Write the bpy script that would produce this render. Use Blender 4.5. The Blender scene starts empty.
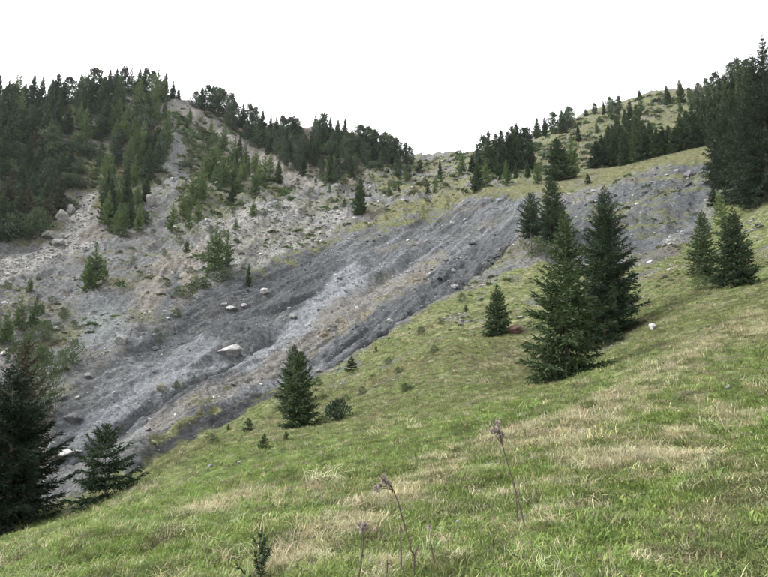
import bpy, math, random
import numpy as np
from mathutils import Vector, Matrix

# ------------------------------------------------------------------ camera, sky, sun, exposure
SC = bpy.context.scene
COL = SC.collection
PITCH = math.radians(13.0)          # camera looks 13 degrees above the horizontal
FPX, CU, CV = 600.0, 384.0, 288.5   # focal length and centre in photograph pixels (768 x 577)
EYE = 1.6                           # eye height above the meadow; the eye is the origin
cam_d = bpy.data.cameras.new('camera')
cam_d.sensor_width = 36.0
cam_d.lens = 36.0 * FPX / 768.0
cam_d.clip_start, cam_d.clip_end = 0.05, 3000.0
cam = bpy.data.objects.new('camera', cam_d); COL.objects.link(cam)
cam.rotation_euler = (math.pi / 2 + PITCH, 0, 0)
SC.camera = cam

SUN_EL, SUN_AZ = math.radians(50), math.radians(-85)   # azimuth from +Y, clockwise seen from above
world = bpy.data.worlds.new('World'); SC.world = world; world.use_nodes = True
wn, wl = world.node_tree.nodes, world.node_tree.links
sky = wn.new('ShaderNodeTexSky'); sky.sky_type = 'NISHITA'; sky.sun_disc = False
sky.sun_elevation, sky.sun_rotation = SUN_EL, SUN_AZ
sky.altitude = 1500; sky.air_density = 1.0; sky.dust_density = 6.0; sky.ozone_density = 1.0
hs = wn.new('ShaderNodeHueSaturation'); hs.inputs['Saturation'].default_value = 0.06   # even white overcast
wl.new(sky.outputs[0], hs.inputs['Color']); wl.new(hs.outputs[0], wn['Background'].inputs[0])
wn['Background'].inputs[1].default_value = 0.15

sd = bpy.data.lights.new('sun', 'SUN'); sd.energy = 0.9; sd.angle = math.radians(12); sd.color = (1.0, 0.98, 0.95)
sun = bpy.data.objects.new('sun', sd); COL.objects.link(sun)
sv = Vector((math.sin(SUN_AZ) * math.cos(SUN_EL), math.cos(SUN_AZ) * math.cos(SUN_EL), math.sin(SUN_EL)))
sun.rotation_euler = sv.to_track_quat('Z', 'Y').to_euler()
SC.view_settings.view_transform = 'Standard'; SC.view_settings.look = 'None'
SC.view_settings.exposure = 2.2; SC.view_settings.gamma = 1.0
SC.render.engine = 'CYCLES'
SC.cycles.max_bounces = 5; SC.cycles.diffuse_bounces = 3; SC.cycles.transparent_max_bounces = 4

rng = np.random.default_rng(7)
random.seed(7)

# ------------------------------------------------------------------ noise
def _hash(ix, iy, seed):
    h = (ix.astype(np.int64) * 374761393 + iy.astype(np.int64) * 668265263 + seed * 1274126177) & 0xffffffff
    h = ((h ^ (h >> 13)) * 1274126177) & 0xffffffff
    return ((h ^ (h >> 16)) & 0xffff).astype(np.float32) / 65535.0
def vnoise(x, y, seed=0):
    ix, iy = np.floor(x), np.floor(y)
    fx, fy = (x - ix).astype(np.float32), (y - iy).astype(np.float32)
    fx = fx * fx * (3 - 2 * fx); fy = fy * fy * (3 - 2 * fy)
    a, b = _hash(ix, iy, seed), _hash(ix + 1, iy, seed)
    c, d = _hash(ix, iy + 1, seed), _hash(ix + 1, iy + 1, seed)
    return (a + (b - a) * fx) * (1 - fy) + (c + (d - c) * fx) * fy      # 0..1
def fbm(x, y, seed=0, octs=4, gain=0.5):
    s = 0.0; a = 1.0; t = 0.0
    for o in range(octs):
        s = s + a * vnoise(x * 2 ** o + 13.7 * o, y * 2 ** o - 7.1 * o, seed + o); t += a; a *= gain
    return s / t - 0.5                                                    # about -0.5..0.5
def ss(a, b, x):
    t = np.clip((x - a) / (b - a), 0, 1); return t * t * (3 - 2 * t)

# ------------------------------------------------------------------ terrain shape
def ray(u, v):
    xc, yc = (np.asarray(u, float) - CU) / FPX, (CV - np.asarray(v, float)) / FPX
    return xc, math.cos(PITCH) - yc * math.sin(PITCH), math.sin(PITCH) + yc * math.cos(PITCH)
# (u, v, metres ahead): where the ground seen at that pixel lies, judged from tree sizes and slopes
CP = [
 # meadow near the camera
 (384,577,4.5),(530,545,5.0),(768,577,3.7),(0,577,6.2),(200,577,5.3),(620,577,4.0),(384,520,6.8),(200,520,8.3),(0,555,8.2),
 (620,500,6.0),(768,480,6.0),(520,470,8.6),(650,430,8.8),(768,400,10),(300,470,12.5),(150,500,13.5),(60,520,17),(420,430,15),(520,400,19),
 (620,380,16),(700,360,15),(768,345,17),(768,310,26),(700,320,27),(640,340,28),(565,376,38),(605,340,42),(480,380,33),(400,400,33),
 (300,428,34),(240,440,33),(180,455,33),(105,497,26),(20,522,23),(0,530,22),(450,350,42),(540,330,48),(700,278,47),(735,285,46),(768,270,46),
 (335,400,42),
 # landslide foot and gully
 (140,457,41),(230,402,52),(300,372,60),(370,340,66),(450,287,78),(500,320,58),(520,232,96),
 (75,458,52),(130,415,60),(230,355,72),(300,315,84),(360,270,100),(430,225,122),(500,195,128),
 (60,400,66),(120,340,80),(180,305,92),(250,280,104),(330,238,124),(400,212,134),
 # right scree and lip
 (560,262,78),(560,300,64),(620,232,84),(650,270,60),(700,215,84),(768,225,66),(750,185,82),(700,160,104),(640,166,118),(590,180,128),(545,182,140),(720,150,108),(768,150,96),
 # behind the lip
 (480,178,165),(560,165,170),(640,140,185),(700,125,180),(768,110,160),
 # ridge right
 (440,153,275),(480,152,270),(540,133,265),(600,109,260),(650,92,250),(700,90,240),(768,72,220),
 (430,172,200),
 # left slope
 (0,440,58),(20,300,92),(90,285,100),(160,240,125),(60,230,130),(0,250,118),(250,215,138),(300,195,155),(360,212,138),(0,180,155),(60,150,180),
 (110,180,168),(170,190,160),(200,160,188),(260,165,190),(340,175,190),(400,165,220),(0,350,78),
 (0,98,215),(60,100,222),(120,90,238),(150,88,242),(180,101,242),(220,112,246),(260,124,250),(310,128,258),(350,135,262),(400,155,270),(240,140,225),(300,150,222),
]
pts = np.array(CP, float)
xc, yd, zd = ray(pts[:, 0], pts[:, 1])
X, Y, Z = xc / yd * pts[:, 2], pts[:, 2], zd / yd * pts[:, 2]
R = np.hypot(X, Y); AZ = np.arctan2(X, Y); S = (Z + EYE) / R
ctrl = [np.stack([AZ, np.log(R), S], 1)]
ridge = pts[:, 2] >= 214                                    # behind the ridge the ground falls away
b = ctrl[0][ridge & (pts[:, 1] < 158)].copy()
for f, k in ((1.22, .16), (1.6, .42)):
    c = b.copy(); c[:, 1] += math.log(f); c[:, 2] -= k; ctrl.append(c)
deg = math.radians
ctrl.append(np.array([                                       # beyond the sides of the frame and hidden ground
 [deg(-20), math.log(41), (-5.6 + EYE) / 41],[deg(-27), math.log(41), (-5.8 + EYE) / 41],
 [deg(-50), math.log(8), -.06],[deg(-50), math.log(24), -.13],[deg(-50), math.log(60), -.03],[deg(-50), math.log(120), .30],[deg(-50), math.log(230), .52],[deg(-50), math.log(300), .35],
 [deg(50), math.log(4), .24],[deg(50), math.log(10), .30],[deg(50), math.log(25), .36],[deg(50), math.log(60), .45],[deg(50), math.log(120), .55],[deg(50), math.log(220), .58],[deg(50), math.log(300), .4],
 [deg(-50), math.log(2), -.02],[deg(0), math.log(2), .13],[deg(50), math.log(2), .22],[deg(-25), math.log(2.2), .05],[deg(25), math.log(2.2), .18]]))
ctrl = np.concatenate(ctrl)
KA = 2.2
def _phi(r2): return np.where(r2 > 1e-12, 0.5 * r2 * np.log(np.maximum(r2, 1e-12)), 0.0)
def _feat(az, lr): return np.stack([az * KA, lr], -1)
Pc = _feat(ctrl[:, 0], ctrl[:, 1]); n = len(Pc)
A = np.zeros((n + 3, n + 3))
A[:n, :n] = _phi(((Pc[:, None] - Pc[None]) ** 2).sum(-1)) + np.eye(n) * 6e-4
A[:n, n] = 1; A[:n, n + 1:] = Pc; A[n, :n] = 1; A[n + 1:, :n] = Pc.T
wts = np.linalg.solve(A, np.concatenate([ctrl[:, 2], np.zeros(3)]))
def slope_rbf(az, lr):
    q = _feat(az, lr); out = np.empty(len(q))
    for i in range(0, len(q), 20000):
        d2 = ((q[i:i + 20000, None] - Pc[None]) ** 2).sum(-1)
        out[i:i + 20000] = _phi(d2) @ wts[:n] + wts[n] + q[i:i + 20000] @ wts[n + 1:]
    return out
# polar grid: cells about as large as they look, fine near the eye and coarse far off
NF = 830
az_f = np.linspace(deg(-42), deg(42), NF)
az_c = np.linspace(deg(42), deg(318), 72)[1:-1]
AZG = np.concatenate([az_f, az_c]); NA = len(AZG)
_segs = ((.4, 2.4, 22), (2.4, 20, 150), (20, 42, 80), (42, 140, 400), (140, 280, 170), (280, 420, 16))   # finest on the slide
LRG = np.concatenate([np.linspace(math.log(a), math.log(b), m, endpoint=False) for a, b, m in _segs] + [[math.log(420)]]); NR = len(LRG)
azw = (AZG + math.pi) % (2 * math.pi) - math.pi
g_az, g_lr = np.meshgrid(azw, LRG)                          # (NR, NA)
# the smooth spline is evaluated on a coarser net and resampled
c_az = np.linspace(deg(-50), deg(50), 300); c_lr = np.linspace(LRG[0], LRG[-1], 300)
cg = slope_rbf(*[a.ravel() for a in np.meshgrid(c_az, c_lr)]).reshape(300, 300)
def bil(grid, x, y):
    x = np.clip(x, 0, grid.shape[1] - 1.001); y = np.clip(y, 0, grid.shape[0] - 1.001)
    ix, iy = x.astype(int), y.astype(int); fx, fy = x - ix, y - iy
    return (grid[iy, ix] * (1 - fx) + grid[iy, ix + 1] * fx) * (1 - fy) + (grid[iy + 1, ix] * (1 - fx) + grid[iy + 1, ix + 1] * fx) * fy
sl = bil(cg, (np.clip(g_az, c_az[0], c_az[-1]) - c_az[0]) / (c_az[1] - c_az[0]), (g_lr - c_lr[0]) / (c_lr[1] - c_lr[0]))
plane = .13 * np.cos(g_az) + .26 * np.sin(g_az)
k = ss(deg(46), deg(75), np.abs(g_az)); sl = sl * (1 - k) + plane * k
g_r = np.exp(g_lr); g_x, g_y = g_r * np.sin(g_az), g_r * np.cos(g_az)
base_z = -EYE + sl * g_r
# bring the skyline to the ridge line read off the photograph
RIDGE = np.array([(-200,96),(0,100),(60,102),(110,92),(150,90),(180,101),(200,106),(220,113),(260,125),(300,129),(320,128),(345,134),(380,148),(405,156),(440,154),(470,153),(500,147),(540,133),(600,109),(650,92),(690,91),(768,72),(960,50)], float)
ra, ry, rz_ = ray(RIDGE[:, 0], RIDGE[:, 1]); r_az, r_t = np.arctan2(ra, ry), rz_ / np.hypot(ra, ry)
for _ in range(3):
    cur = np.where(g_r > 60, base_z / g_r, -9).max(0); dlt = np.interp(g_az[0], r_az, r_t) - cur
    dlt = np.where(np.abs(g_az[0]) < deg(44), dlt, 0)
    base_z = base_z + dlt[None] * g_r * ss(165, 238, g_r)

# ------------------------------------------------------------------ pixel -> ground
hgt = base_z.copy()
def hit(u, v, rmin=2.0):
    """first ground met along the ray through a photograph pixel -> azimuth, range"""
    a, yy, zz = ray(u, v); az = math.atan2(a, yy); t = zz / math.hypot(a, yy)
    f = (az - az_f[0]) / (az_f[1] - az_f[0]); f = min(max(f, 0), NF - 1.001); i = int(f); f -= i
    prof = (hgt[:, i] * (1 - f) + hgt[:, i + 1] * f) / g_r[:, 0]
    ok = np.nonzero((prof >= t) & (g_r[:, 0] > rmin))[0]
    if len(ok) == 0:
        j = int(np.argmax(np.where(g_r[:, 0] > 60, prof, -9))); return az, float(g_r[j, 0])
    j = ok[0]
    if j > 0 and prof[j] > prof[j - 1]:
        w = (t - prof[j - 1]) / (prof[j] - prof[j - 1]); w = min(max(w, 0), 1)
        return az, float(np.exp(LRG[j - 1] * (1 - w) + LRG[j] * w))
    return az, float(g_r[j, 0])
def zat(az, r):
    az = np.atleast_1d(az); lr = np.log(np.atleast_1d(r))
    jx = np.interp(az, az_f, np.arange(NF)); jy = np.interp(lr, LRG, np.arange(NR))
    return bil(hgt[:, :NF], jx, jy)
def zxy(x, y): return zat(np.arctan2(x, y), np.hypot(x, y))
def ground_pt(u, v, rmin=2.0):
    az, r = hit(u, v, rmin); return Vector((r * math.sin(az), r * math.cos(az), float(zat(az, r)[0])))

# ------------------------------------------------------------------ what covers the ground: outlines lifted from the photograph onto the slope
def lift(poly, step=9):
    out = []
    for (u0, v0), (u1, v1) in zip(poly, poly[1:] + poly[:1]):
        m = max(1, int(math.hypot(u1 - u0, v1 - v0) / step))
        for i in range(m):
            az, r = hit(u0 + (u1 - u0) * i / m, v0 + (v1 - v0) * i / m); out.append((az, math.log(r)))
    return np.array(out)
j1 = fbm(g_az * 60, g_lr * 22, 3, 4); j2 = fbm(g_az * 60, g_lr * 22, 43, 4)
def inside(P, az, lr):
    m = np.zeros(az.shape, bool)
    box = (az > P[:, 0].min()) & (az < P[:, 0].max()) & (lr > P[:, 1].min()) & (lr < P[:, 1].max())
    a, l = az[box], lr[box]; c = np.zeros(a.shape, bool)
    for (x0, y0), (x1, y1) in zip(P, np.roll(P, -1, 0)):
        if y0 == y1: continue
        c ^= ((y0 > l) != (y1 > l)) & (a < (x1 - x0) * (l - y0) / (y1 - y0) + x0)
    m[box] = c; return m
def blur(m, k):
    m = m.astype(np.float32)
    for ax in (0, 1):
        p = np.concatenate([np.repeat(m.take([0], ax), k, ax), m, np.repeat(m.take([-1], ax), k, ax)], ax)
        c = np.cumsum(p, ax); c = np.concatenate([np.zeros_like(c.take([0], ax)), c], ax); L = m.shape[ax]
        m = (c.take(range(2 * k + 1, 2 * k + 1 + L), ax) - c.take(range(0, L), ax)) / (2 * k + 1)
    return m
def zone(poly, jit=1.0, soft=2):
    return blur(inside(lift(poly), g_az + j1 * .05 * jit, g_lr + j2 * .12 * jit), soft)
def band(line, w0, w1=None, jit=1.0, soft=2):
    """a strip along a photograph polyline, half-width in pixels"""
    w1 = w1 or w0; L = len(line); up, dn = [], []
    for i, (u, v) in enumerate(line):
        a, c = line[max(i - 1, 0)], line[min(i + 1, L - 1)]
        dx, dy = c[0] - a[0], c[1] - a[1]; d = math.hypot(dx, dy); w = w0 + (w1 - w0) * i / (L - 1)
        up.append((u - dy / d * w, v + dx / d * w)); dn.append((u + dy / d * w, v - dx / d * w))
    return zone(up + dn[::-1], jit, soft)

meadow_l = [(-60,545),(60,503),(140,463),(200,431),(262,402),(330,372),(372,345),(430,308),(470,287),(510,272),(540,262),(600,268),(650,268),(700,240),(722,195),(768,178),(830,170),(900,400),(900,760),(-120,760)]
Z_meadow = np.maximum(zone(meadow_l, .8, 3), (g_r < 7).astype(np.float32))
Z_meadow = np.maximum(Z_meadow, ((g_r < 30) & (np.abs(g_az) > deg(33))).astype(np.float32))
Z_lip = zone([(470,195),(500,186),(545,178),(592,173),(640,158),(700,140),(728,146),(720,158),(660,168),(600,186),(560,195),(520,192)], .6)
Z_upgrass = zone([(330,238),(370,218),(410,203),(440,192),(475,186),(500,188),(455,203),(410,214),(370,226)], .8)
Z_saddle = zone([(380,175),(420,158),(470,152),(520,172),(490,186),(430,196),(380,200)], 1.2)
Z_rridge = zone([(440,148),(540,126),(600,100),(650,80),(830,50),(830,150),(768,158),(720,148),(640,163),(590,176),(500,184),(470,165)], 1)
Z_forest = zone([(-60,80),(120,75),(168,92),(168,150),(150,205),(110,240),(85,238),(100,190),(70,182),(55,225),(-60,250)], 1)
Z_pines = zone([(192,100),(240,108),(300,126),(370,132),(415,153),(400,163),(345,186),(300,176),(262,148),(225,126)], 1)
Z_larch = zone([(170,112),(205,128),(225,150),(262,165),(285,190),(240,206),(200,208),(170,240),(168,215),(185,180)], 1)
Z_slate = zone([(48,460),(62,395),(135,332),(215,285),(250,272),(330,236),(420,214),(505,188),(540,195),(525,226),(462,275),(395,320),(340,362),(315,372),(300,372),(225,405),(160,430),(100,455)], .8)
Z_strip = zone([(120,470),(200,412),(262,380),(310,367),(385,322),(392,330),(330,368),(262,402),(200,432),(140,464)], .5, 1)
Z_slate2 = zone([(540,215),(600,195),(650,175),(720,152),(728,175),(690,215),(655,255),(600,260),(545,262)], 1)
Z_pale = band([(238,362),(290,325),(330,292),(362,266)], 6, 12, .7)
Z_pale2 = band([(100,440),(160,375),(210,330)], 26, 8, 1)
Z_white = zone([(185,262),(200,225),(260,205),(330,205),(350,222),(300,245),(250,265),(200,292)], 1.2)
Z_chute = zone([(88,180),(103,185),(106,225),(95,250),(40,268),(-60,300),(-60,270),(30,255),(72,225)], .8)
Z_chute2 = band([(176,128),(180,165),(176,205),(160,230)], 9, 10, .6)
Z_bare = zone([(170,98),(195,108),(230,132),(262,152),(310,165),(345,190),(320,192),(270,175),(235,160),(205,132),(175,112)], .6)
Z_tan = zone([(130,300),(165,255),(210,240),(215,262),(175,300),(150,312)], 1)
Z_dscar = band([(158,312),(172,290),(182,272)], 4, 6, .6, 1)
Z_olive = band([(150,442),(200,414),(250,392),(292,372)], 3, 5, .35, 1)
Z_rust = band([(300,345),(350,315),(400,288),(430,262)], 4, 7, 1.2)
Z_rust2 = band([(255,270),(290,257),(330,240),(390,222),(450,206)], 3, 4, .8, 1)
Z_dk1 = zone([(128,346),(190,302),(245,276),(320,240),(344,262),(292,305),(252,328),(195,334),(150,352)], .6, 4)
Z_dk2 = zone([(305,375),(340,336),(400,290),(460,246),(522,212),(512,240),(450,284),(390,322),(340,362)], .6, 4)
Z_fan = zone([(62,442),(100,382),(150,356),(205,332),(240,346),(190,374),(130,414),(84,452)], .8, 5)
Z_teal = zone([(74,322),(100,292),(132,320),(124,336),(80,350)], .9, 4)
Z_belt = zone([(92,446),(200,386),(262,352),(335,300),(402,262),(452,240),(432,264),(382,300),(332,334),(290,360),(220,394),(150,434)], .6, 4)
cleft = band([(60,468),(100,432),(140,408),(200,372),(240,350),(275,325)], 3.0, 2.2, .25, 3)
gutter = band([(292,378),(330,362),(372,338),(410,312),(450,286),(490,258),(516,236)], 2.6, 3.4, .5, 2)

scree = np.clip(1 - Z_meadow - Z_lip, 0, 1)
# ------------------------------------------------------------------ relief
p0, p1 = ground_pt(520, 225), ground_pt(150, 440)
fl = (p0 - p1).xy.normalized()
al, cr = g_x * fl.x + g_y * fl.y, -g_x * fl.y + g_y * fl.x            # along and across the slide
det = 0
slide = np.clip(Z_slate + Z_strip + .6 * Z_slate2, 0, 1); slide_c = slide; slide = blur(slide, 9); scree_c = scree; scree = blur(scree, 7)
ridg = 1 - 2 * np.abs(fbm(cr / 6.5, al / 26, 11, 4))
rill = 1 - 2 * np.abs(fbm(cr / 1.7, al / 11, 17, 4, .6))
det = det + slide * ((ridg - .75) * 3.0 + (rill - .75) * 1.5 * ss(-.2, .2, fbm(g_x / 12, g_y / 12, 18, 2)) + fbm(g_x / 1.6, g_y / 1.6, 15, 6, .68) * 1.0 - np.abs(fbm(cr / 4, al / 9, 16, 5, .6)) * 1.5)
rest = np.clip(scree - slide, 0, 1)
det = det + rest * (fbm(g_x / 14, g_y / 14, 21, 6, .6) * 6.0 * ss(40, 110, g_r) + (np.abs(fbm(g_x / 7, base_z / 5, 23, 4, .6)) - .12) * 4.5 * ss(110, 150, g_r) * (1 - .7 * Z_bare) + fbm(g_x / 1.8, g_y / 1.8, 31, 6, .68) * 1.3 + (.25 - np.abs(fbm(g_x / 6, g_y / 26, 33, 5, .6)) * 2) * 2.6 * ss(85, 120, g_r) * (1 - Z_rridge))
scar = np.clip(Z_slate + .8 * Z_slate2, 0, 1)
det = det - cleft * 1.5 - gutter * (1.1 + fbm(g_x / 1.2, g_y / 1.2, 19, 3) * 1.5) - blur(Z_strip, 6) * .5 - blur(scar, 4) * .9
md = blur(np.clip(Z_meadow + Z_lip, 0, 1), 5)
hum = fbm(g_x / 1.1, g_y / 1.1, 51, 4) * .34 + fbm(g_x / 5, g_y / 5, 61, 3) * .55 * ss(4, 14, g_r) + fbm(g_x / .28, g_y / .28, 71, 3) * .05
terr = fbm((g_y * .9 + g_x * .5) / .9, (g_x * .9 - g_y * .5) / 5, 81, 3) * .36
det = det + md * (hum + terr * ss(5, 12, g_r)) * ss(1.2, 5, g_r)
slide, scree = slide_c, scree_c
hgt = base_z + det * ss(deg(60), deg(45), np.abs(g_az))

# ------------------------------------------------------------------ ground colour (what the ground itself is made of)
def C(*c): return np.array(c, np.float32)
c_slate, c_mid, c_palec, c_whit, c_tan = C(.083,.089,.094), C(.130,.132,.131), C(.198,.208,.220), C(.27,.265,.25), C(.165,.150,.126)
c_green, c_lush, c_oliv, c_straw, c_brown, c_rust = C(.130,.158,.058), C(.142,.195,.056), C(.140,.147,.066), C(.305,.288,.185), C(.12,.100,.070), C(.150,.122,.074)
def mix(col, c2, w): w = np.clip(w, 0, 1)[..., None].astype(np.float32); return col * (1 - w) + c2 * w
gy_ = g_y + .9 * hgt; al_ = al + .9 * hgt      # so that steep faces are not streaked
n1 = fbm(g_x / 9, gy_ / 9, 101, 5, .6); n2 = fbm(g_x / 2.2, gy_ / 2.2, 111, 4, .6); n3 = fbm(cr / 3.2, al_ / 22, 121, 5, .6); n4 = fbm(g_x / .5, g_y / .5, 131, 3)
n9 = fbm(cr / .9, al_ / 13, 127, 4, .6); n5 = fbm(g_x / 22, g_y / 22, 141, 3)
col = np.broadcast_to(c_mid, g_x.shape + (3,)).copy()
col = mix(col, c_tan, ss(.0, .28, n1) * .45); col = mix(col, c_whit, ss(.08, .3, n2) * .55)
n6 = fbm(g_x / 1.1, gy_ / 1.1, 145, 4, .65); n7 = fbm(g_x / 5.5, base_z / 1.3, 147, 4, .6)
veg = ss(.0, .12, n1 * .7 + n2 * .5 + n6 * .35) * (1 - Z_chute * .8) * (1 - Z_bare * .8)
col = mix(col, c_slate * 1.05, ss(.05, .25, n6 - n1 * .5) * .7)
col = mix(col, c_oliv * .72, veg * .7 * ss(60, 90, g_r)); col = mix(col, c_brown * .8, ss(.05, .2, n7) * .45)
col = mix(col, c_slate, Z_slate * (.75 + n3)); col = mix(col, c_palec, Z_slate * ss(.03, .28, n3) * .75); col = mix(col, c_slate * .8, Z_slate * ss(.05, .3, -n3) * .6)
col = mix(col, c_palec * 1.05, Z_slate * ss(.06, .24, n9) * .6); col = mix(col, c_slate * .62, Z_slate * ss(.05, .22, -n9) * .65)
col = mix(col, c_tan, Z_slate * ss(.1, .25, n1) * .35)
col = mix(col, c_slate * .9, Z_slate2 * (.85 + n2)); col = mix(col, c_oliv * .85, Z_slate2 * ss(.06, .16, n7 + n1 * .6 + n6 * .25) * .75)
col = mix(col, c_slate * .7, slide * ss(.08, .22, n6) * .55); col = mix(col, c_palec * .9, slide * ss(.10, .26, -n6 + n3 * .4) * .5)
col = mix(col, c_slate * .78, Z_dk1 * (.8 + n9 * 1.5)); col = mix(col, c_slate * .82, Z_dk2 * (.75 + n9 * 1.5))
col = mix(col, c_palec * .95, Z_fan * (.55 + n9 * 1.6)); col = mix(col, c_palec * np.array([.92, .95, .92], np.float32), Z_teal * (.7 + n2))
col = mix(col, c_tan * .7 + c_mid * .42, Z_belt * (.75 + n6)); col = mix(col, c_oliv * .9, Z_belt * ss(.12, .26, n7 + n2 * .4) * .6)
col = mix(col, c_slate * .5, Z_strip * (.95 + n2 * .4))
col = mix(col, c_palec * 1.05, Z_pale * (.7 + n3 + n6 * 1.4)); col = mix(col, c_palec, Z_pale2 * (.5 + n3 * 1.4 + n6 * .6))
col = mix(col, c_whit, Z_white * (.45 + n2 * 1.6 + n6)); col = mix(col, c_whit, Z_chute * (.7 + n2)); col = mix(col, c_mid * 1.1, Z_chute2 * .9)
col = mix(col, c_tan * .95 + .03, Z_bare * (.8 + n2)); col = mix(col, c_tan * 1.15, Z_tan * (.8 + n2)); col = mix(col, c_slate, Z_dscar * .9)
col = mix(col, c_oliv, Z_olive * .9); col = mix(col, c_rust, Z_rust * ss(.0, .18, n2 + n6 * .5) * .6); col = mix(col, c_oliv * .8, Z_rust2 * ss(-.1, .12, n2))
col = mix(col, c_brown * .75, Z_forest * (.55 + n2)); col = mix(col, c_oliv * .7, Z_forest * ss(0, .2, n1))
col = mix(col, c_brown * .8, Z_pines * .7); col = mix(col, c_oliv * .75, Z_larch * (.55 + n2 * 1.5))
col = mix(col, c_oliv * .82, Z_saddle * ss(-.2, .08, n1 + n2 * .7) * .85); col = mix(col, c_rust * .8, Z_saddle * ss(.05, .2, n2) * .5)
col = mix(col, c_oliv * .8, Z_rridge * (.85 + n2)); col = mix(col, c_brown * 1.2, Z_rridge * ss(0, .2, n1) * .7)
col = mix(col, c_mid, Z_rridge * ss(.14, .26, n2 + n1 * .3) * .8)
col = mix(col, c_oliv * .88, Z_upgrass * ss(-.3, .0, n2)); col = mix(col, c_brown * 1.05, Z_upgrass * ss(.0, .2, n6) * .6); col = mix(col, c_oliv * .88, Z_lip * ss(-.3, 0, n2)); col = mix(col, c_brown, Z_lip * ss(.02, .2, n6) * .6)
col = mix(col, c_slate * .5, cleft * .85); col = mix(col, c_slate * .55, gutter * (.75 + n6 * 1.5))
# meadow: lush low on the slope, olive farther up, straw in tussocky streaks
drx = fbm((g_x * .75 + g_y * .66) / 9 * 1.0, (-g_x * .66 + g_y * .75) / 1.6, 151, 4, .6)
Z_dry = np.zeros_like(g_x)
for ln, a, b_ in (([(300,560),(380,505),(470,450),(560,425),(640,385),(690,350),(768,315)], 9, 12), ([(60,512),(130,492),(190,478)], 4, 3),
                 ([(180,520),(240,495),(300,500),(340,480)], 5, 5), ([(560,450),(640,455),(768,470)], 11, 11), ([(540,432),(600,415),(650,385)], 14, 8)):
    Z_dry = np.maximum(Z_dry, band(ln, a, b_, 1.3, 5))
n8 = fbm(g_x / .42, g_y / .42, 181, 3, .6)
dry = np.clip(ss(.12, .40, drx * .7 + n8 * .8 - .14 * ss(.0, -.35, g_az)) * .75 + Z_dry * np.clip(.50 + n8 * 2.4 + drx * 1.2, 0, .9), 0, 1)
lush = np.clip(ss(30, 9, g_r) * (.8 + n1 * 1.2) + .2 + n2 * .8 + .35 * ss(.05, -.35, g_az) * ss(25, 12, g_r), 0, 1)
mcol = mix(np.broadcast_to(c_oliv, col.shape), c_green, .45 + n2 * 1.2); mcol = mix(mcol, c_lush, lush * (1 - .6 * Z_dry))
mcol = mix(mcol, c_rust * .9, ss(.1, .25, n1 + n2 * .4) * ss(15, 40, g_r) * .5)
mcol = mix(mcol, c_straw, dry * .62); mcol = mix(mcol, c_brown, ss(.08, .26, n4 + n8 * .5) * .6)
mcol = mix(mcol, c_green * .62, ss(.08, .24, -n8 + n2 * .5) * .7); mcol = mix(mcol, c_oliv * .68, ss(.12, .26, n6 + n2 * .4) * ss(14, 30, g_r) * .65); mcol = mix(mcol, c_straw * .85, ss(.10, .28, -n6 + n7 * .5) * ss(14, 30, g_r) * .5)
bald = ss(.18, .27, n6 * .7 + fbm(g_x / 4, g_y / 4, 171, 3)) * ss(34, 52, g_r); mcol = mix(mcol, c_mid * .9, bald * .7)
col = mix(col, 0, np.zeros_like(g_x)); w = Z_meadow[..., None]; col = col * (1 - w) + mcol * w
grassw = np.clip(Z_meadow * (1 - bald * .8) + Z_lip + Z_upgrass + .5 * Z_rridge + .5 * Z_saddle, 0, 1)

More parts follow.
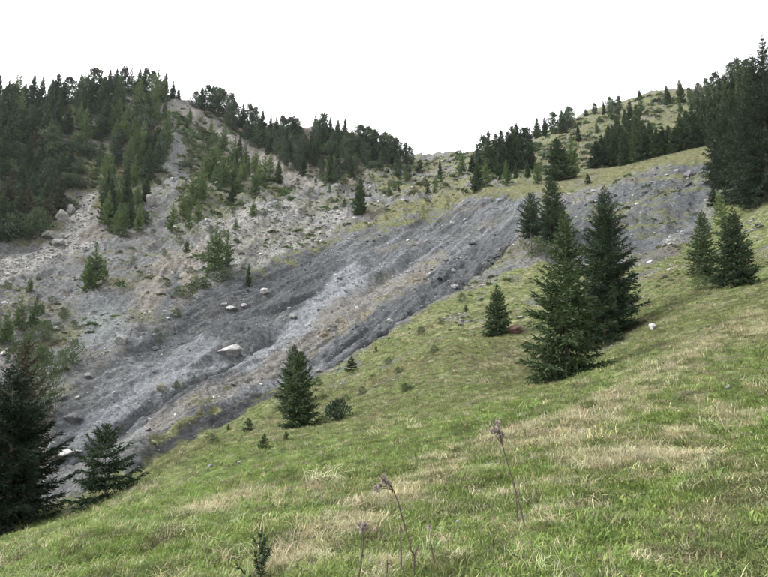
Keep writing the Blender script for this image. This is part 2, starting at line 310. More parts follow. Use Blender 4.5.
# ------------------------------------------------------------------ ground meshes
def mat_new(name):
    m = bpy.data.materials.new(name); m.use_nodes = True
    return m, m.node_tree.nodes, m.node_tree.links, m.node_tree.nodes['Principled BSDF']
def ground_material():
    m, N, L, P = mat_new('mountain_ground')
    P.inputs['Roughness'].default_value = .95; P.inputs['Specular IOR Level'].default_value = .15
    at = N.new('ShaderNodeAttribute'); at.attribute_name = 'cover'
    tc = N.new('ShaderNodeTexCoord')
    def noise(scale, detail, rough=.65):
        t = N.new('ShaderNodeTexNoise'); t.inputs['Scale'].default_value = scale; t.inputs['Detail'].default_value = detail; t.inputs['Roughness'].default_value = rough
        L.new(tc.outputs['Object'], t.inputs['Vector']); return t
    def mul(src, tex, lo, hi, a=.3, b=.7):
        mr = N.new('ShaderNodeMapRange'); mr.inputs[1].default_value = a; mr.inputs[2].default_value = b; mr.inputs[3].default_value = lo; mr.inputs[4].default_value = hi
        L.new(tex.outputs[0], mr.inputs[0]); mx = N.new('ShaderNodeMix'); mx.data_type = 'RGBA'; mx.blend_type = 'MULTIPLY'; mx.inputs[0].default_value = 1
        L.new(src, mx.inputs[6]); L.new(mr.outputs[0], mx.inputs[7]); return mx.outputs[2]
    a = noise(1.6, 8, .74); b_ = noise(5, 8, .78)
    c = mul(at.outputs['Color'], a, .5, 1.5, .35, .65); c = mul(c, b_, .5, 1.5, .35, .65)
    # pale chips of stone, only where there is scree
    vo = N.new('ShaderNodeTexVoronoi'); vo.inputs['Scale'].default_value = 1.9; vo.inputs['Randomness'].default_value = 1; L.new(tc.outputs['Object'], vo.inputs['Vector'])
    lt = N.new('ShaderNodeMath'); lt.operation = 'LESS_THAN'; lt.inputs[1].default_value = .16; L.new(vo.outputs['Distance'], lt.inputs[0])
    gate = N.new('ShaderNodeSeparateColor'); L.new(vo.outputs['Color'], gate.inputs[0])
    g2 = N.new('ShaderNodeMath'); g2.operation = 'GREATER_THAN'; g2.inputs[1].default_value = .72; L.new(gate.outputs[0], g2.inputs[0])
    m1 = N.new('ShaderNodeMath'); m1.operation = 'MULTIPLY'; L.new(lt.outputs[0], m1.inputs[0]); L.new(g2.outputs[0], m1.inputs[1])
    gw = N.new('ShaderNodeAttribute'); gw.attribute_name = 'grass_cover'
    inv = N.new('ShaderNodeMath'); inv.operation = 'SUBTRACT'; inv.inputs[0].default_value = 1; L.new(gw.outputs['Fac'], inv.inputs[1])
    m2 = N.new('ShaderNodeMath'); m2.operation = 'MULTIPLY'; L.new(m1.outputs[0], m2.inputs[0]); L.new(inv.outputs[0], m2.inputs[1])
    m3 = N.new('ShaderNodeMath'); m3.operation = 'MULTIPLY'; m3.inputs[1].default_value = .75; L.new(m2.outputs[0], m3.inputs[0])
    mx = N.new('ShaderNodeMix'); mx.data_type = 'RGBA'; mx.inputs[7].default_value = (.30, .295, .28, 1); L.new(m3.outputs[0], mx.inputs[0]); L.new(c, mx.inputs[6])
    L.new(mx.outputs[2], P.inputs['Base Color'])
    bp = N.new('ShaderNodeBump'); bp.inputs['Strength'].default_value = .9; bp.inputs['Distance'].default_value = .6; L.new(a.outputs[0], bp.inputs['Height'])
    b2 = N.new('ShaderNodeBump'); b2.inputs['Strength'].default_value = .9; b2.inputs['Distance'].default_value = .2; L.new(b_.outputs[0], b2.inputs['Height']); L.new(bp.outputs[0], b2.inputs['Normal'])
    L.new(b2.outputs[0], P.inputs['Normal'])
    return m
M_GROUND = ground_material()

V = np.stack([g_x, g_y, hgt], -1).reshape(-1, 3).astype(np.float32)
ii = np.arange(NR - 1)[:, None] * NA; jj = np.arange(NA)[None]; j2_ = (jj + 1) % NA
F = np.stack([ii + jj, ii + NA + jj, ii + NA + j2_, ii + j2_], -1)
F = F[..., ::-1].reshape(-1, 4)
# smooth normals of the whole sheet, so the pieces it is cut into meet without a seam
fv = V[F]; fn = np.cross(fv[:, 2] - fv[:, 0], fv[:, 3] - fv[:, 1]); VN = np.zeros_like(V)
for q in range(4): np.add.at(VN, F[:, q], fn)
VN /= np.maximum(np.linalg.norm(VN, axis=1, keepdims=True), 1e-9)
if VN[:, 2].mean() < 0: F = F[:, ::-1]; VN = -VN
colf = np.concatenate([col.reshape(-1, 3), np.ones((len(V), 1), np.float32)], 1).astype(np.float32)
gwf = grassw.reshape(-1).astype(np.float32)
def piece(name, faces, kind='structure'):
    used, inv = np.unique(faces, return_inverse=True); inv = inv.reshape(-1)
    me = bpy.data.meshes.new(name); nf = len(faces)
    me.vertices.add(len(used)); me.vertices.foreach_set('co', V[used].ravel())
    me.loops.add(nf * 4); me.loops.foreach_set('vertex_index', inv.astype(np.int32))
    me.polygons.add(nf); me.polygons.foreach_set('loop_start', np.arange(0, nf * 4, 4, dtype=np.int32)); me.polygons.foreach_set('loop_total', np.full(nf, 4, np.int32))
    me.polygons.foreach_set('use_smooth', np.ones(nf, bool))
    me.update(calc_edges=True)
    a = me.color_attributes.new('cover', 'FLOAT_COLOR', 'POINT'); a.data.foreach_set('color', np.clip(colf[used], .01, .9).ravel())
    a = me.attributes.new('grass_cover', 'FLOAT', 'POINT'); a.data.foreach_set('value', gwf[used])
    me.normals_split_custom_set_from_vertices(VN[used])
    me.materials.append(M_GROUND)
    o = bpy.data.objects.new(name, me); COL.objects.link(o); o['kind'] = kind; return o
lab = np.zeros(g_x.shape, np.int8)                       # 0 mountain slope, 1 meadow, 2 slide
lab[Z_slate + Z_strip + Z_pale > .5] = 2
lab[Z_meadow > .5] = 1
fl_lab = lab.reshape(-1)[F[:, 0]]
t = piece('mountain_slope', F[fl_lab == 0]); t['label'] = 'stony mountainside rising to the wooded ridge beyond the slide'
t = piece('meadow', F[fl_lab == 1]); t['label'] = 'grassy alpine meadow slope in front of the landslide'
t = piece('landslide_scree', F[fl_lab == 2]); t['label'] = 'bare blue-grey slate landslide running down the gully'

# ------------------------------------------------------------------ small mesh helpers
def link_mesh(name, verts, faces, mat, parent=None, smooth=False):
    me = bpy.data.meshes.new(name); me.from_pydata([tuple(v) for v in verts], [], [tuple(f) for f in faces])
    if smooth: me.polygons.foreach_set('use_smooth', [True] * len(me.polygons))
    me.materials.append(mat); o = bpy.data.objects.new(name, me); COL.objects.link(o); o.parent = parent; return o
def np_mesh(name, verts, quads, mat):
    me = bpy.data.meshes.new(name); nf = len(quads)
    me.vertices.add(len(verts)); me.vertices.foreach_set('co', np.asarray(verts, np.float32).ravel())
    me.loops.add(nf * 4); me.loops.foreach_set('vertex_index', np.asarray(quads, np.int32).ravel())
    me.polygons.add(nf); me.polygons.foreach_set('loop_start', np.arange(0, nf * 4, 4, dtype=np.int32)); me.polygons.foreach_set('loop_total', np.full(nf, 4, np.int32))
    me.update(calc_edges=True); me.materials.append(mat); return me
def tube(path, radii, seg=7):
    path = [Vector(p) for p in path]; vs, fs = [], []
    for i, p in enumerate(path):
        d = (path[min(i + 1, len(path) - 1)] - path[max(i - 1, 0)]).normalized()
        a = d.orthogonal().normalized(); b = d.cross(a)
        for s in range(seg):
            t = 2 * math.pi * s / seg; vs.append(p + (a * math.cos(t) + b * math.sin(t)) * radii[i])
        if i:
            o = (i - 1) * seg
            for s in range(seg): fs.append((o + s, o + (s + 1) % seg, o + seg + (s + 1) % seg, o + seg + s))
    return vs, fs
def tag(o, label, cat, group=None):
    o['label'] = label; o['category'] = cat
    if group: o['group'] = group
    return o

# ------------------------------------------------------------------ foliage materials
def leaf_material(name, dark, light, hue_noise=1.0):
    m, N, L, P = mat_new(name)
    P.inputs['Roughness'].default_value = .75; P.inputs['Specular IOR Level'].default_value = .2
    oi = N.new('ShaderNodeObjectInfo'); tc = N.new('ShaderNodeTexCoord'); t = N.new('ShaderNodeTexNoise')
    t.inputs['Scale'].default_value = hue_noise; t.inputs['Detail'].default_value = 5; L.new(tc.outputs['Object'], t.inputs['Vector'])
    ad = N.new('ShaderNodeMath'); ad.operation = 'MULTIPLY_ADD'; ad.inputs[1].default_value = .8; L.new(oi.outputs['Random'], ad.inputs[0])
    s2 = N.new('ShaderNodeMath'); s2.operation = 'MULTIPLY_ADD'; s2.inputs[1].default_value = 1.5; s2.inputs[2].default_value = -.65; L.new(t.outputs[0], s2.inputs[0]); L.new(s2.outputs[0], ad.inputs[2])
    mx = N.new('ShaderNodeMix'); mx.data_type = 'RGBA'; mx.inputs[6].default_value = (*dark, 1); mx.inputs[7].default_value = (*light, 1)
    L.new(ad.outputs[0], mx.inputs[0]); L.new(mx.outputs[2], P.inputs['Base Color'])
    tr = N.new('ShaderNodeBsdfTranslucent'); L.new(mx.outputs[2], tr.inputs['Color'])
    ms = N.new('ShaderNodeMixShader'); ms.inputs[0].default_value = .18
    L.new(P.outputs[0], ms.inputs[1]); L.new(tr.outputs[0], ms.inputs[2]); L.new(ms.outputs[0], N['Material Output'].inputs[0])
    return m
M_SPRUCE = leaf_material('spruce_needles', (.018, .034, .016), (.054, .080, .032), 1.4)
M_PINE = leaf_material('pine_needles', (.026, .045, .025), (.066, .092, .044), .8)
M_LARCH = leaf_material('larch_needles', (.050, .088, .034), (.125, .170, .060), .9)
M_BROWN = leaf_material('browning_needles', (.024, .029, .017), (.054, .048, .031), 1.0)
M_DARK = leaf_material('old_spruce_needles', (.011, .020, .011), (.032, .046, .023), 1.2)
M_BUSH = leaf_material('bush_leaves', (.030, .050, .020), (.070, .098, .036), 1.6)
def bark_material():
    m, N, L, P = mat_new('bark'); P.inputs['Roughness'].default_value = .95
    t = N.new('ShaderNodeTexNoise'); t.inputs['Scale'].default_value = 9; t.inputs['Detail'].default_value = 5
    r = N.new('ShaderNodeValToRGB'); r.color_ramp.elements[0].color = (.045, .036, .03, 1); r.color_ramp.elements[1].color = (.15, .125, .10, 1)
    L.new(t.outputs[0], r.inputs[0]); L.new(r.outputs[0], P.inputs['Base Color']); return m
M_BARK = bark_material()

# ------------------------------------------------------------------ conifers
class Kites:
    """flat needle sprays: each one a four-cornered leaf along a direction"""
    def __init__(s): s.v, s.q, s.n = [], [], 0
    def add(s, P, D, W, L, w):
        P, D, W = (np.asarray(a, float) for a in (P, D, W)); m = len(P)
        D = D / np.maximum(np.linalg.norm(D, axis=1, keepdims=True), 1e-6)
        W = W - (W * D).sum(1, keepdims=True) * D; W = W / np.maximum(np.linalg.norm(W, axis=1, keepdims=True), 1e-6)
        L = np.broadcast_to(np.asarray(L, float), (m,))[:, None]; w = np.broadcast_to(np.asarray(w, float), (m,))[:, None]
        mid = P + D * L * .42
        s.v.append(np.stack([P, mid + W * w * .5, P + D * L, mid - W * w * .5], 1).reshape(-1, 3))
        s.q.append(np.arange(s.n, s.n + 4 * m).reshape(m, 4)); s.n += 4 * m
    def mesh(s, name, mat): return np_mesh(name, np.concatenate(s.v), np.concatenate(s.q), mat)

def conifer(h, width, seed, tw=.42, dens=1.0, whorl=.30, bare=.05, form=.85, gap=.12, droop=.35, mat=M_SPRUCE, lean=0.0, side=None, nw=.30, stp=.36, sub=.0):
    """a spruce h metres tall and width metres across: trunk mesh, crown mesh; tw = spray length in metres"""
    r = np.random.default_rng(seed); rnd = random.Random(seed)
    bx, by = r.normal(0, .012 * h, 2); K = Kites()
    def axis(t): return np.array([bx * math.sin(t * 3) + lean * h * t, by * math.sin(t * 2.4), t * h])
    z = bare * h
    lop = r.uniform(.85, 1.15, 9); ph = r.uniform(0, 6.28)
    while z < h * .985:
        t = z / h
        prof = min(1.0, ((1 - t) ** form) * 1.0) * (1 if t > .12 else .72 + t * 2.3)
        nb = max(3, int(round((4.5 + 2.5 * (1 - t)) * dens)))
        a0 = r.uniform(0, 6.28)
        for b in range(nb):
            if r.random() < gap: continue
            a = a0 + 6.283 * b / nb + r.normal(0, .25)
            Lb = width / 2 * prof * r.uniform(.72, 1.12) * lop[int((a % 6.28) / 6.29 * 9)] + .025 * h * (1 - t) + .015 * h * min(1, (1 - t) * 4)
            if side is not None: Lb *= 1 - side * max(0, math.cos(a - ph)) * (1 - t)
            el = -droop * (1 - t) * 1.1 + .75 * t + r.normal(0, .10)
            m = max(3, int(Lb / (tw * stp)) + 2)
            s = np.linspace(.06, 1, m)
            hd = np.array([math.cos(a), math.sin(a), 0])
            pos = axis(t) + hd * (s * Lb * math.cos(el))[:, None]
            pos[:, 2] += s * Lb * math.sin(el) + .16 * Lb * s ** 2.2 - .05 * Lb * np.sin(s * 3)
            tang = np.gradient(pos, axis=0); tang /= np.linalg.norm(tang, axis=1, keepdims=True)
            sd_ = np.cross(tang, [0, 0, 1.0]); up = np.cross(sd_, tang)
            tws = tw * (.5 + .5 * min(1, (1 - t) * 1.8))
            K.add(pos, tang + r.normal(0, .12, (m, 3)), sd_ + up * r.normal(0, .5, (m, 1)), tws * r.uniform(.6, 1.0, m), tws * nw)
            Ls = np.minimum(.34 * Lb * (1.12 - s), 3.2 * tws) + tws * .35
            nk = 1 + int(sub * Ls.max() / (tws * .6))
            for sg in (-1, 1):
                D = tang * r.uniform(.5, .9, (m, 1)) + sd_ * sg * r.uniform(.6, 1.0, (m, 1)) - up * r.uniform(-.05, .42, (m, 1)); D /= np.linalg.norm(D, axis=1, keepdims=True)
                for q in range(nk):
                    sel = np.nonzero(Ls * r.uniform(.8, 1.2, m) > q * tws * .6)[0]
                    if len(sel) == 0: break
                    mm = len(sel); lt = tws * r.uniform(.65, 1.2, mm); pp = pos[sel] + D[sel] * (q * tws * .55 * r.uniform(.85, 1.1, mm))[:, None]; pp[:, 2] -= .04 * tws * q * q
                    K.add(pp, D[sel] + r.normal(0, .3, (mm, 3)), up[sel] * r.normal(0, .7, (mm, 1)) - tang[sel] * sg, lt, lt * nw)
                    K.add(pp, D[sel] + r.normal(0, .55, (mm, 3)) - up[sel] * .3, up[sel] + sd_[sel] * r.normal(0, .6, (mm, 1)), lt * .85, lt * nw * .9)
            hg = r.random(m) < .55
            if hg.any(): K.add(pos[hg], tang[hg] * .5 - up[hg] * r.uniform(.3, 1.0, (hg.sum(), 1)) + r.normal(0, .3, (hg.sum(), 3)), sd_[hg], tw * r.uniform(.4, .9, hg.sum()), tw * nw)
        z += whorl * r.uniform(.7, 1.3) * (.55 + .45 * (1 - t) + .1)
    tt = axis(1.0); m = 7
    K.add(np.repeat(tt[None] - [[0, 0, .35 * tw]], m, 0), np.c_[r.normal(0, .35, (m, 2)), np.ones(m)], r.normal(0, 1, (m, 3)), tw * 1.0, tw * .2)
    path = [axis(t) for t in np.linspace(0, .97, 8)]; path[0] = path[0] - np.array([0, 0, .35])
    tv, tf = tube(path, [max(.006, .017 * h * (1 - t) ** .9) * (1.35 if i == 0 else 1) for i, t in enumerate(np.linspace(0, .97, 8))])
    tm = bpy.data.meshes.new('trunk'); tm.from_pydata([tuple(v) for v in tv], [], tf); tm.materials.append(M_BARK)
    return tm, K.mesh('crown', mat)

def clump_tree(h, width, seed, n_cl, per, tw, mat, low=.25, flat=1.0, top=.5):
    """pine, larch or bush: limbs ending in uneven clumps of sprays"""
    r = np.random.default_rng(seed); K = Kites(); tv, tf = [], []
    bx, by = r.normal(0, .03 * h, 2)
    def axis(t): return np.array([bx * t * t, by * t, t * h])
    P = [axis(t) for t in np.linspace(0, .95, 6)]; P[0] = P[0] - np.array([0, 0, .3])
    a, b = tube(P, [max(.01, .02 * h * (1 - t * .9)) for t in np.linspace(0, .95, 6)], 6); tv += a; tf += b
    for c in range(n_cl):
        t = low + (1 - low) * (c + r.random()) / n_cl; ang = c * 2.4 + r.normal(0, .5)
        prof = math.sin(math.pi * min(1, max(.05, (t - low * .6) / (1 - low * .6))) ** top) ** .7 if t < .97 else .12
        rad = width / 2 * prof * r.uniform(.35, 1.0)
        st = axis(max(.05, t - .12)); ctr = axis(t) + np.array([math.cos(ang) * rad, math.sin(ang) * rad, r.normal(0, .02 * h)])
        if c % 2 == 0:
            a, b = tube([st, (st + ctr) / 2 + np.array([0, 0, -.02 * h]), ctr], [.008 * h, .006 * h, .003 * h], 4); o = len(tv); tv += a; tf += [tuple(x + o for x in f) for f in b]
        cs = width * .20 * r.uniform(.7, 1.3) * (1.15 - .6 * t)
        m = int(per * r.uniform(.7, 1.3)); d = r.normal(0, 1, (m, 3)); d /= np.linalg.norm(d, axis=1, keepdims=True)
        pos = ctr + d * cs * (r.random((m, 1)) ** .45) * np.array([1, 1, .75 * flat])
        K.add(pos, d + np.array([0, 0, .55]) + r.normal(0, .35, (m, 3)), r.normal(0, 1, (m, 3)), tw * r.uniform(.6, 1.3, m), tw * .42)
    tm = bpy.data.meshes.new('trunk'); tm.from_pydata([tuple(v) for v in tv], [], tf); tm.materials.append(M_BARK)
    return tm, K.mesh('crown', mat)

def plant(name, meshes, loc, scale, label, cat, group=None, rz=None, sx=1.0, lean=0.0):
    root = bpy.data.objects.new(name, None); COL.objects.link(root)
    root.location = loc; root.rotation_euler = (0, lean, random.uniform(0, 6.28) if rz is None else rz); root.scale = (scale * sx, scale * sx, scale)
    root.empty_display_size = .2
    for nm, me in zip(('trunk', 'crown'), meshes):
        o = bpy.data.objects.new(nm, me); COL.objects.link(o); o.parent = root
    return tag(root, label, cat, group)
def stand(u, vb, vt, depth=None, sink=.12):
    """foot point and height in metres of a plant seen from pixel (u, vb) up to vt"""
    if depth is None: p = ground_pt(u, vb)
    else:
        a, yy, zz = ray(u, vb); az = math.atan2(a, yy); r = depth / math.cos(az); p = Vector((r * math.sin(az), depth, float(zat(az, r)[0])))
    a, yy, zz = ray(u, vt); top = zz / yy * p.y
    hh = max(top - p.z, .3)
    return Vector((p.x, p.y, p.z - sink)), hh + sink
def pxw(w, p): return w / FPX * math.hypot(p.y, p.z) * 1.0       # pixels across -> metres

# --- foreground spruces, each one its own shape
HERO = [
 # u, base, top, width px, seed, spray, kw, label
 (567,378,208,76,1,.37,dict(dens=1.05,whorl=.34,form=.8),'tall bushy dark spruce in front of its taller twin on the meadow'),
 (606,341,187,72,2,.38,dict(dens=1.0,whorl=.36,form=.72),'tall dark spruce just behind the bushy meadow spruce'),
 (550,243,176,36,3,.50,dict(whorl=.45,form=.6,gap=.25),'upright dark spruce at the foot of the grassy lip, behind its bare-stemmed neighbour'),
 (531,250,194,33,4,.50,dict(whorl=.5,form=.5,bare=.32,gap=.25),'spruce with a bare lower trunk at the slide edge'),
 (497,334,286,30,5,.42,dict(whorl=.32,form=.7),'young green spruce beside the red-brown rock'),
 (735,288,208,47,6,.42,dict(whorl=.34,form=.8),'broad-skirted spruce on the right meadow beside a slimmer one'),
 (703,276,211,32,7,.40,dict(whorl=.36,form=.75,bare=.03),'slimmer spruce of the meadow pair with a thin waist'),
 (301,429,353,36,8,.34,dict(whorl=.26,form=.5,dens=1.1),'dark columnar spruce above the lower slide strip, front stem'),
 (294,408,346,30,9,.34,dict(whorl=.28,form=.6),'dark spruce stem leaning against the columnar spruce, its twin behind'),
 (106,499,427,60,10,.25,dict(whorl=.24,form=.5,dens=1.0,side=.2),'small round-topped spruce at the meadow brink, alone'),
 (8,526,368,118,11,.28,dict(whorl=.28,form=.6,dens=1.0,mat=M_DARK),'large dense dark spruce at the meadow brink'),
 (768,196,34,74,12,.60,dict(whorl=1.15,dens=1.5,form=.95,gap=.2,bare=.0,droop=.5,mat=M_DARK),'tallest spruce with a thin airy top above the scree lip'),
 (752,192,56,58,13,.60,dict(whorl=1.05,dens=1.5,form=.8,gap=.14,bare=.0,droop=.5,mat=M_DARK),'tall dark spruce between the airy-topped spruce and the layered one'),
 (734,184,92,54,14,.60,dict(whorl=1.05,dens=1.5,form=.65,gap=.14,bare=.0,droop=.5,mat=M_DARK),'layered spruce with drooping branches above the scree lip'),
 (722,180,118,34,15,.60,dict(whorl=.9,dens=1.4,form=.6,gap=.14,bare=.0,droop=.5,mat=M_DARK),'smallest dark spruce of the clump above the scree lip'),
]
for u, vb, vt, wpx, seed, tw, kw, label in HERO:
    p, hh = stand(u, vb, vt); w = pxw(wpx, p)
    ta, ty, tz = ray(u, vt); ln = math.atan2(ta / ty * p.y - p.x, hh) * .8
    kw['whorl'] *= .82; kw['dens'] = kw.get('dens', 1.0) * 1.1
    plant('spruce_tree', conifer(hh, w, seed, tw=tw * .72, nw=.24, stp=.38, sub=1.0, **kw), p, 1.0, label, 'tree', rz=0, lean=ln)
p, hh = stand(14, 470, 342, 36); plant('spruce_tree', conifer(hh, pxw(64, p), 21, tw=.45, whorl=.4, form=.55, mat=M_BROWN, gap=.2), p, 1, 'brown-tinged half-bare spruce behind the large brink spruce', 'tree')

# --- far trees: a few shapes per kind, shared
FAR_SP = [conifer(10, w, 30 + i, tw=.66, whorl=.5, dens=1.0, form=f + .12, gap=.12, nw=.34, sub=.6) for i, (w, f) in enumerate(((4.0, .8), (3.4, .7), (4.6, .6), (3.0, .9), (4.2, .75)))]
FAR_PI = [clump_tree(10, w, 40 + i, 34, 64, .62, M_PINE, low=.06, top=.8) for i, w in enumerate((5.0, 4.2, 5.6, 4.6))]
FAR_LA = [conifer(10, w, 50 + i, tw=.62, whorl=.6, dens=.8, form=f + .1, gap=.25, droop=.1, sub=.5, mat=M_LARCH, bare=.1) for i, (w, f) in enumerate(((4.2, .7), (3.6, .6), (4.8, .65)))]
FAR_BR = [conifer(10, 4.4, 58, tw=.9, whorl=.75, dens=.8, form=.7, mat=M_BROWN)]
MUGO = [clump_tree(2.2, 4.6, 60 + i, 24, 46, .42, M_PINE, low=.15, top=.9, flat=.8) for i in range(3)]
BUSH = [clump_tree(1.6, 2.4, 70 + i, 22, 60, .15, M_BUSH, low=.1, top=.9, flat=.9) for i in range(3)]
BIGB = [clump_tree(5, 5, 76 + i, 60, 110, .19, M_BUSH, low=.06, top=.8) for i in range(2)]
SAPL = [conifer(1.6, 1.0, 80 + i, tw=.22, whorl=.16, form=.7, dens=.9) for i in range(3)]
KIND = dict(s=('spruce_tree', FAR_SP, 10), p=('pine_tree', FAR_PI, 10), l=('larch_tree', FAR_LA, 10), b=('spruce_tree', FAR_BR, 10), m=('mountain_pine', MUGO, 2.2), k=('bush', BUSH, 1.6), g=('bush', BIGB, 5), y=('spruce_sapling', SAPL, 1.6))
CATS = dict(s='tree', p='tree', l='tree', b='tree', m='shrub', k='bush', g='bush', y='sapling')
def far(kind, u, vb, vt, label, group=None, depth=None, wpx=None):
    nm, protos, ph = KIND[kind]; p, hh = stand(u, vb, vt, depth, .2 if kind in 'splb' else .08)
    hh *= random.uniform(.97, 1.03) * (1.02 if kind in 'splb' else 1); sc = hh / ph; sx = random.uniform(.75, .98) if kind in 'sl' else random.uniform(.85, 1.15)
    me = random.choice(protos)
    if wpx: sx = pxw(wpx, p) / (max(me[1].vertices[i].co.x for i in range(0, len(me[1].vertices), 7)) * 2 * sc)
    return plant(nm, me, p, sc, label, CATS[kind], group, sx=sx)

G1 = 'trees on the crest of the forested peak'
for u, vt, kd in ((-4,76,'s'),(6,82,'s'),(14,75,'l'),(23,84,'s'),(31,75,'s'),(40,77,'s'),(48,84,'s'),(55,75,'s'),(62,80,'s'),(68,79,'p'),(78,75,'s'),(85,79,'p'),(92,71,'p'),(98,80,'s'),(103,77,'s')):
    far(kd, u, random.uniform(104,110), vt, 'tall conifer in the dark crest row of the forested peak', G1)
for u, vt in ((108,70),(115,69),(122,69),(130,68),(138,70),(145,70),(152,73),(119,75),(134,76)):
    far(random.choice('psl'), u, random.uniform(91,96), vt, 'conifer on the very summit of the forested peak', 'conifers on the summit of the forested peak')
far('s', 164, 98, 73, 'lone pointed spruce at the end of the summit pines, biggest of three')
far('s', 172, 98, 81, 'short dark spruce on the crest between the lone pointed spruce and the bare slope')
far('s', 178, 99, 88, 'smallest dark spruce on the crest above the bare slope')
def in_poly(P, u, v):
    c = False
    for (x0, y0), (x1, y1) in zip(P, P[1:] + P[:1]):
        if (y0 > v) != (y1 > v) and u < (x1 - x0) * (v - y0) / (y1 - y0) + x0: c = not c
    return c
def spread(P, count, dmin):
    us = [p[0] for p in P]; vs = [p[1] for p in P]; out = []; tries = 0
    while len(out) < count and tries < 4000:
        tries += 1; u, v = random.uniform(min(us), max(us)), random.uniform(min(vs), max(vs))
        if in_poly(P, u, v) and all(math.hypot(u - a, (v - b) * 1.3) > dmin for a, b in out): out.append((u, v))
    return out
def wood(P, count, dmin, kinds, hpx, label, group, where=''):
    for u, v in spread(P, count, dmin):
        kd = random.choice(kinds); h = random.uniform(*hpx); q = (h - hpx[0]) / (hpx[1] - hpx[0])
        size = ('short ', 'middling ', 'tall ')[min(2, int(q * 3))] if kd in 'splb' else ('small ', 'broad ')[q > .5]
        far(kd, u, v, v - (h if kd in 'splb' else h * .42), size + label[kd] + where, size + group[kd] + where)
LB = {k_: v_ for k_, v_ in zip('slpbm', ('dark spruce of the wooded cliff', 'light green larch of the wooded cliff', 'dark pine of the wooded cliff', 'browning spruce of the wooded cliff', 'low mountain pine bush on the wooded cliff'))}
GB = {k_: v_ for k_, v_ in zip('slpbm', ('spruces of the wooded cliff', 'larches of the wooded cliff', 'pines of the wooded cliff', 'browning spruces of the wooded cliff', 'mountain pines of the wooded cliff'))}
wood([(-5,110),(100,108),(108,135),(95,150),(50,140),(-5,150)], 30, 8, 'sspl', (22,36), LB, GB, ' just under the crest row')
wood([(100,100),(168,100),(168,140),(160,170),(140,190),(110,190),(95,165)], 42, 7, 'sllpl', (20,36), LB, GB, ' beside the grey chute')
wood([(105,190),(145,190),(150,215),(120,238),(104,236)], 16, 7, 'sslm', (24,40), LB, GB, ' at the tip of the wood')
wood([(-5,150),(50,142),(75,170),(68,195),(50,225),(-5,245)], 40, 8, 'ssspbm', (24,42), LB, GB, ' above the tall pale crag')
wood([(0,150),(90,150),(72,215),(0,245)], 34, 6.5, 'm', (22,30), LB, GB, ' among the crag spruces')
G2 = 'pines along the lower wooded ridge'
for u, vb, vt in ((195,104,92),(201,105,88),(207,106,87),(213,108,88),(219,110,89),(224,112,92),(230,116,95),(236,122,105),(242,124,104),(249,127,106),(254,130,108),(262,138,112),(270,138,115),(276,140,117),(283,142,118),(290,132,118),(297,132,119)):
    far(random.choice('psp'), u, vb + 4, vt, 'dark conifer on the ridge top beside the bare chute', G2)
for u, vb, vt in ((315,140,117),(322,140,116),(330,142,118),(338,145,120),(345,150,121),(352,150,130),(360,152,128),(368,154,130),(376,156,131),(384,157,134),(392,158,136),(398,160,140),(405,160,144),(411,161,148)):
    far(random.choice('psp'), u, vb + 4, vt, 'dark conifer in the long ridge row running down to the saddle', 'pines of the row running down to the saddle')
wood([(228,128),(300,140),(380,155),(400,163),(345,186),(300,178),(262,152)], 58, 6, 'pspm', (14,25), dict(p='dark pine in the thicket below the lower ridge', s='dark spruce in the thicket below the lower ridge', m='low mountain pine bush in the thicket below the lower ridge'), dict(p='pines of the ridge thicket', s='spruces of the ridge thicket', m='mountain pines of the ridge thicket'))
wood([(222,150),(262,165),(285,190),(262,203),(215,208),(185,232),(170,240),(172,222),(195,180)], 32, 7.5, 'lllls', (16,33), dict(l='light green larch on the spur between the two pale chutes', s='darker spruce among the larches on the spur between chutes'), dict(l='larches on the spur', s='spruces on the spur'))
wood([(172,115),(200,120),(225,150),(205,165),(190,160)], 26, 6, 'lkk', (9,18), dict(l='small larch below the crest of the bare slope', k='low green bush below the crest of the bare slope'), dict(l='small larches below the crest', k='bushes below the crest'))
wood([(285,172),(345,190),(420,180),(440,195),(340,205),(300,200)], 14, 9, 'lyk', (8,15), dict(l='small larch on the open ground under the ridge thicket', y='small spruce on the open ground under the ridge thicket', k='low bush on the open ground under the ridge thicket'), dict(l='small larches under the thicket', y='saplings under the thicket', k='bushes under the thicket'))
for kd, u, vb, vt, lb in (('l',92,288,243,'tallest green larch of the clump on the grey scree'),('l',86,292,258,'slim larch at the side of the scree clump'),('l',103,280,258,'short bright larch at the edge of the scree clump'),
    ('l',122,237,203,'pale larch at the foot of the pale rock chute'),('l',138,232,205,'smaller pale larch beside the one at the chute foot'),('l',214,272,224,'green larch on the pale outcrop above the slate'),('l',226,268,232,'second green larch on the pale outcrop'),('s',248,285,264,'small dark spruce on the brink of the slate'),
    ('l',18,330,297,'thin young larch beside the scree bushes'),('l',34,325,294,'leafier young larch beside the scree bushes'),('l',4,345,310,'young larch low on the scree, half cut by the view'),
    ('s',360,214,178,'solitary dark spruce on the brink of the grassy shelf'),('s',478,190,162,'small dark spruce on the saddle by the grey gully'),('l',462,176,155,'thin larch on the saddle grass'),
    ('s',440,178,160,'slim spruce standing alone on the saddle'),('y',428,194,186,'little spruce on the saddle grass'),('y',420,172,160,'bushy spruce below the saddle crest'),('p',398,178,160,'pine clump tree by the pale saddle gully, taller'),('p',408,180,166,'pine clump tree by the pale saddle gully, shorter'),
    ('y',588,184,174,'little spruce on the grassy lip'),('l',722,226,192,'pale airy larch behind the meadow pair of spruces'),('y',714,206,190,'low bush-like spruce under the tall spruces')):
    far(kd, u, vb, vt, lb)
far('s', 560, 180, 140, 'broad conical dark spruce alone on the grass behind the lip', wpx=33)
far('l', 574, 178, 135, 'tall pale larch behind the broad conical spruce')
G3 = 'spruces of the grove above the saddle'
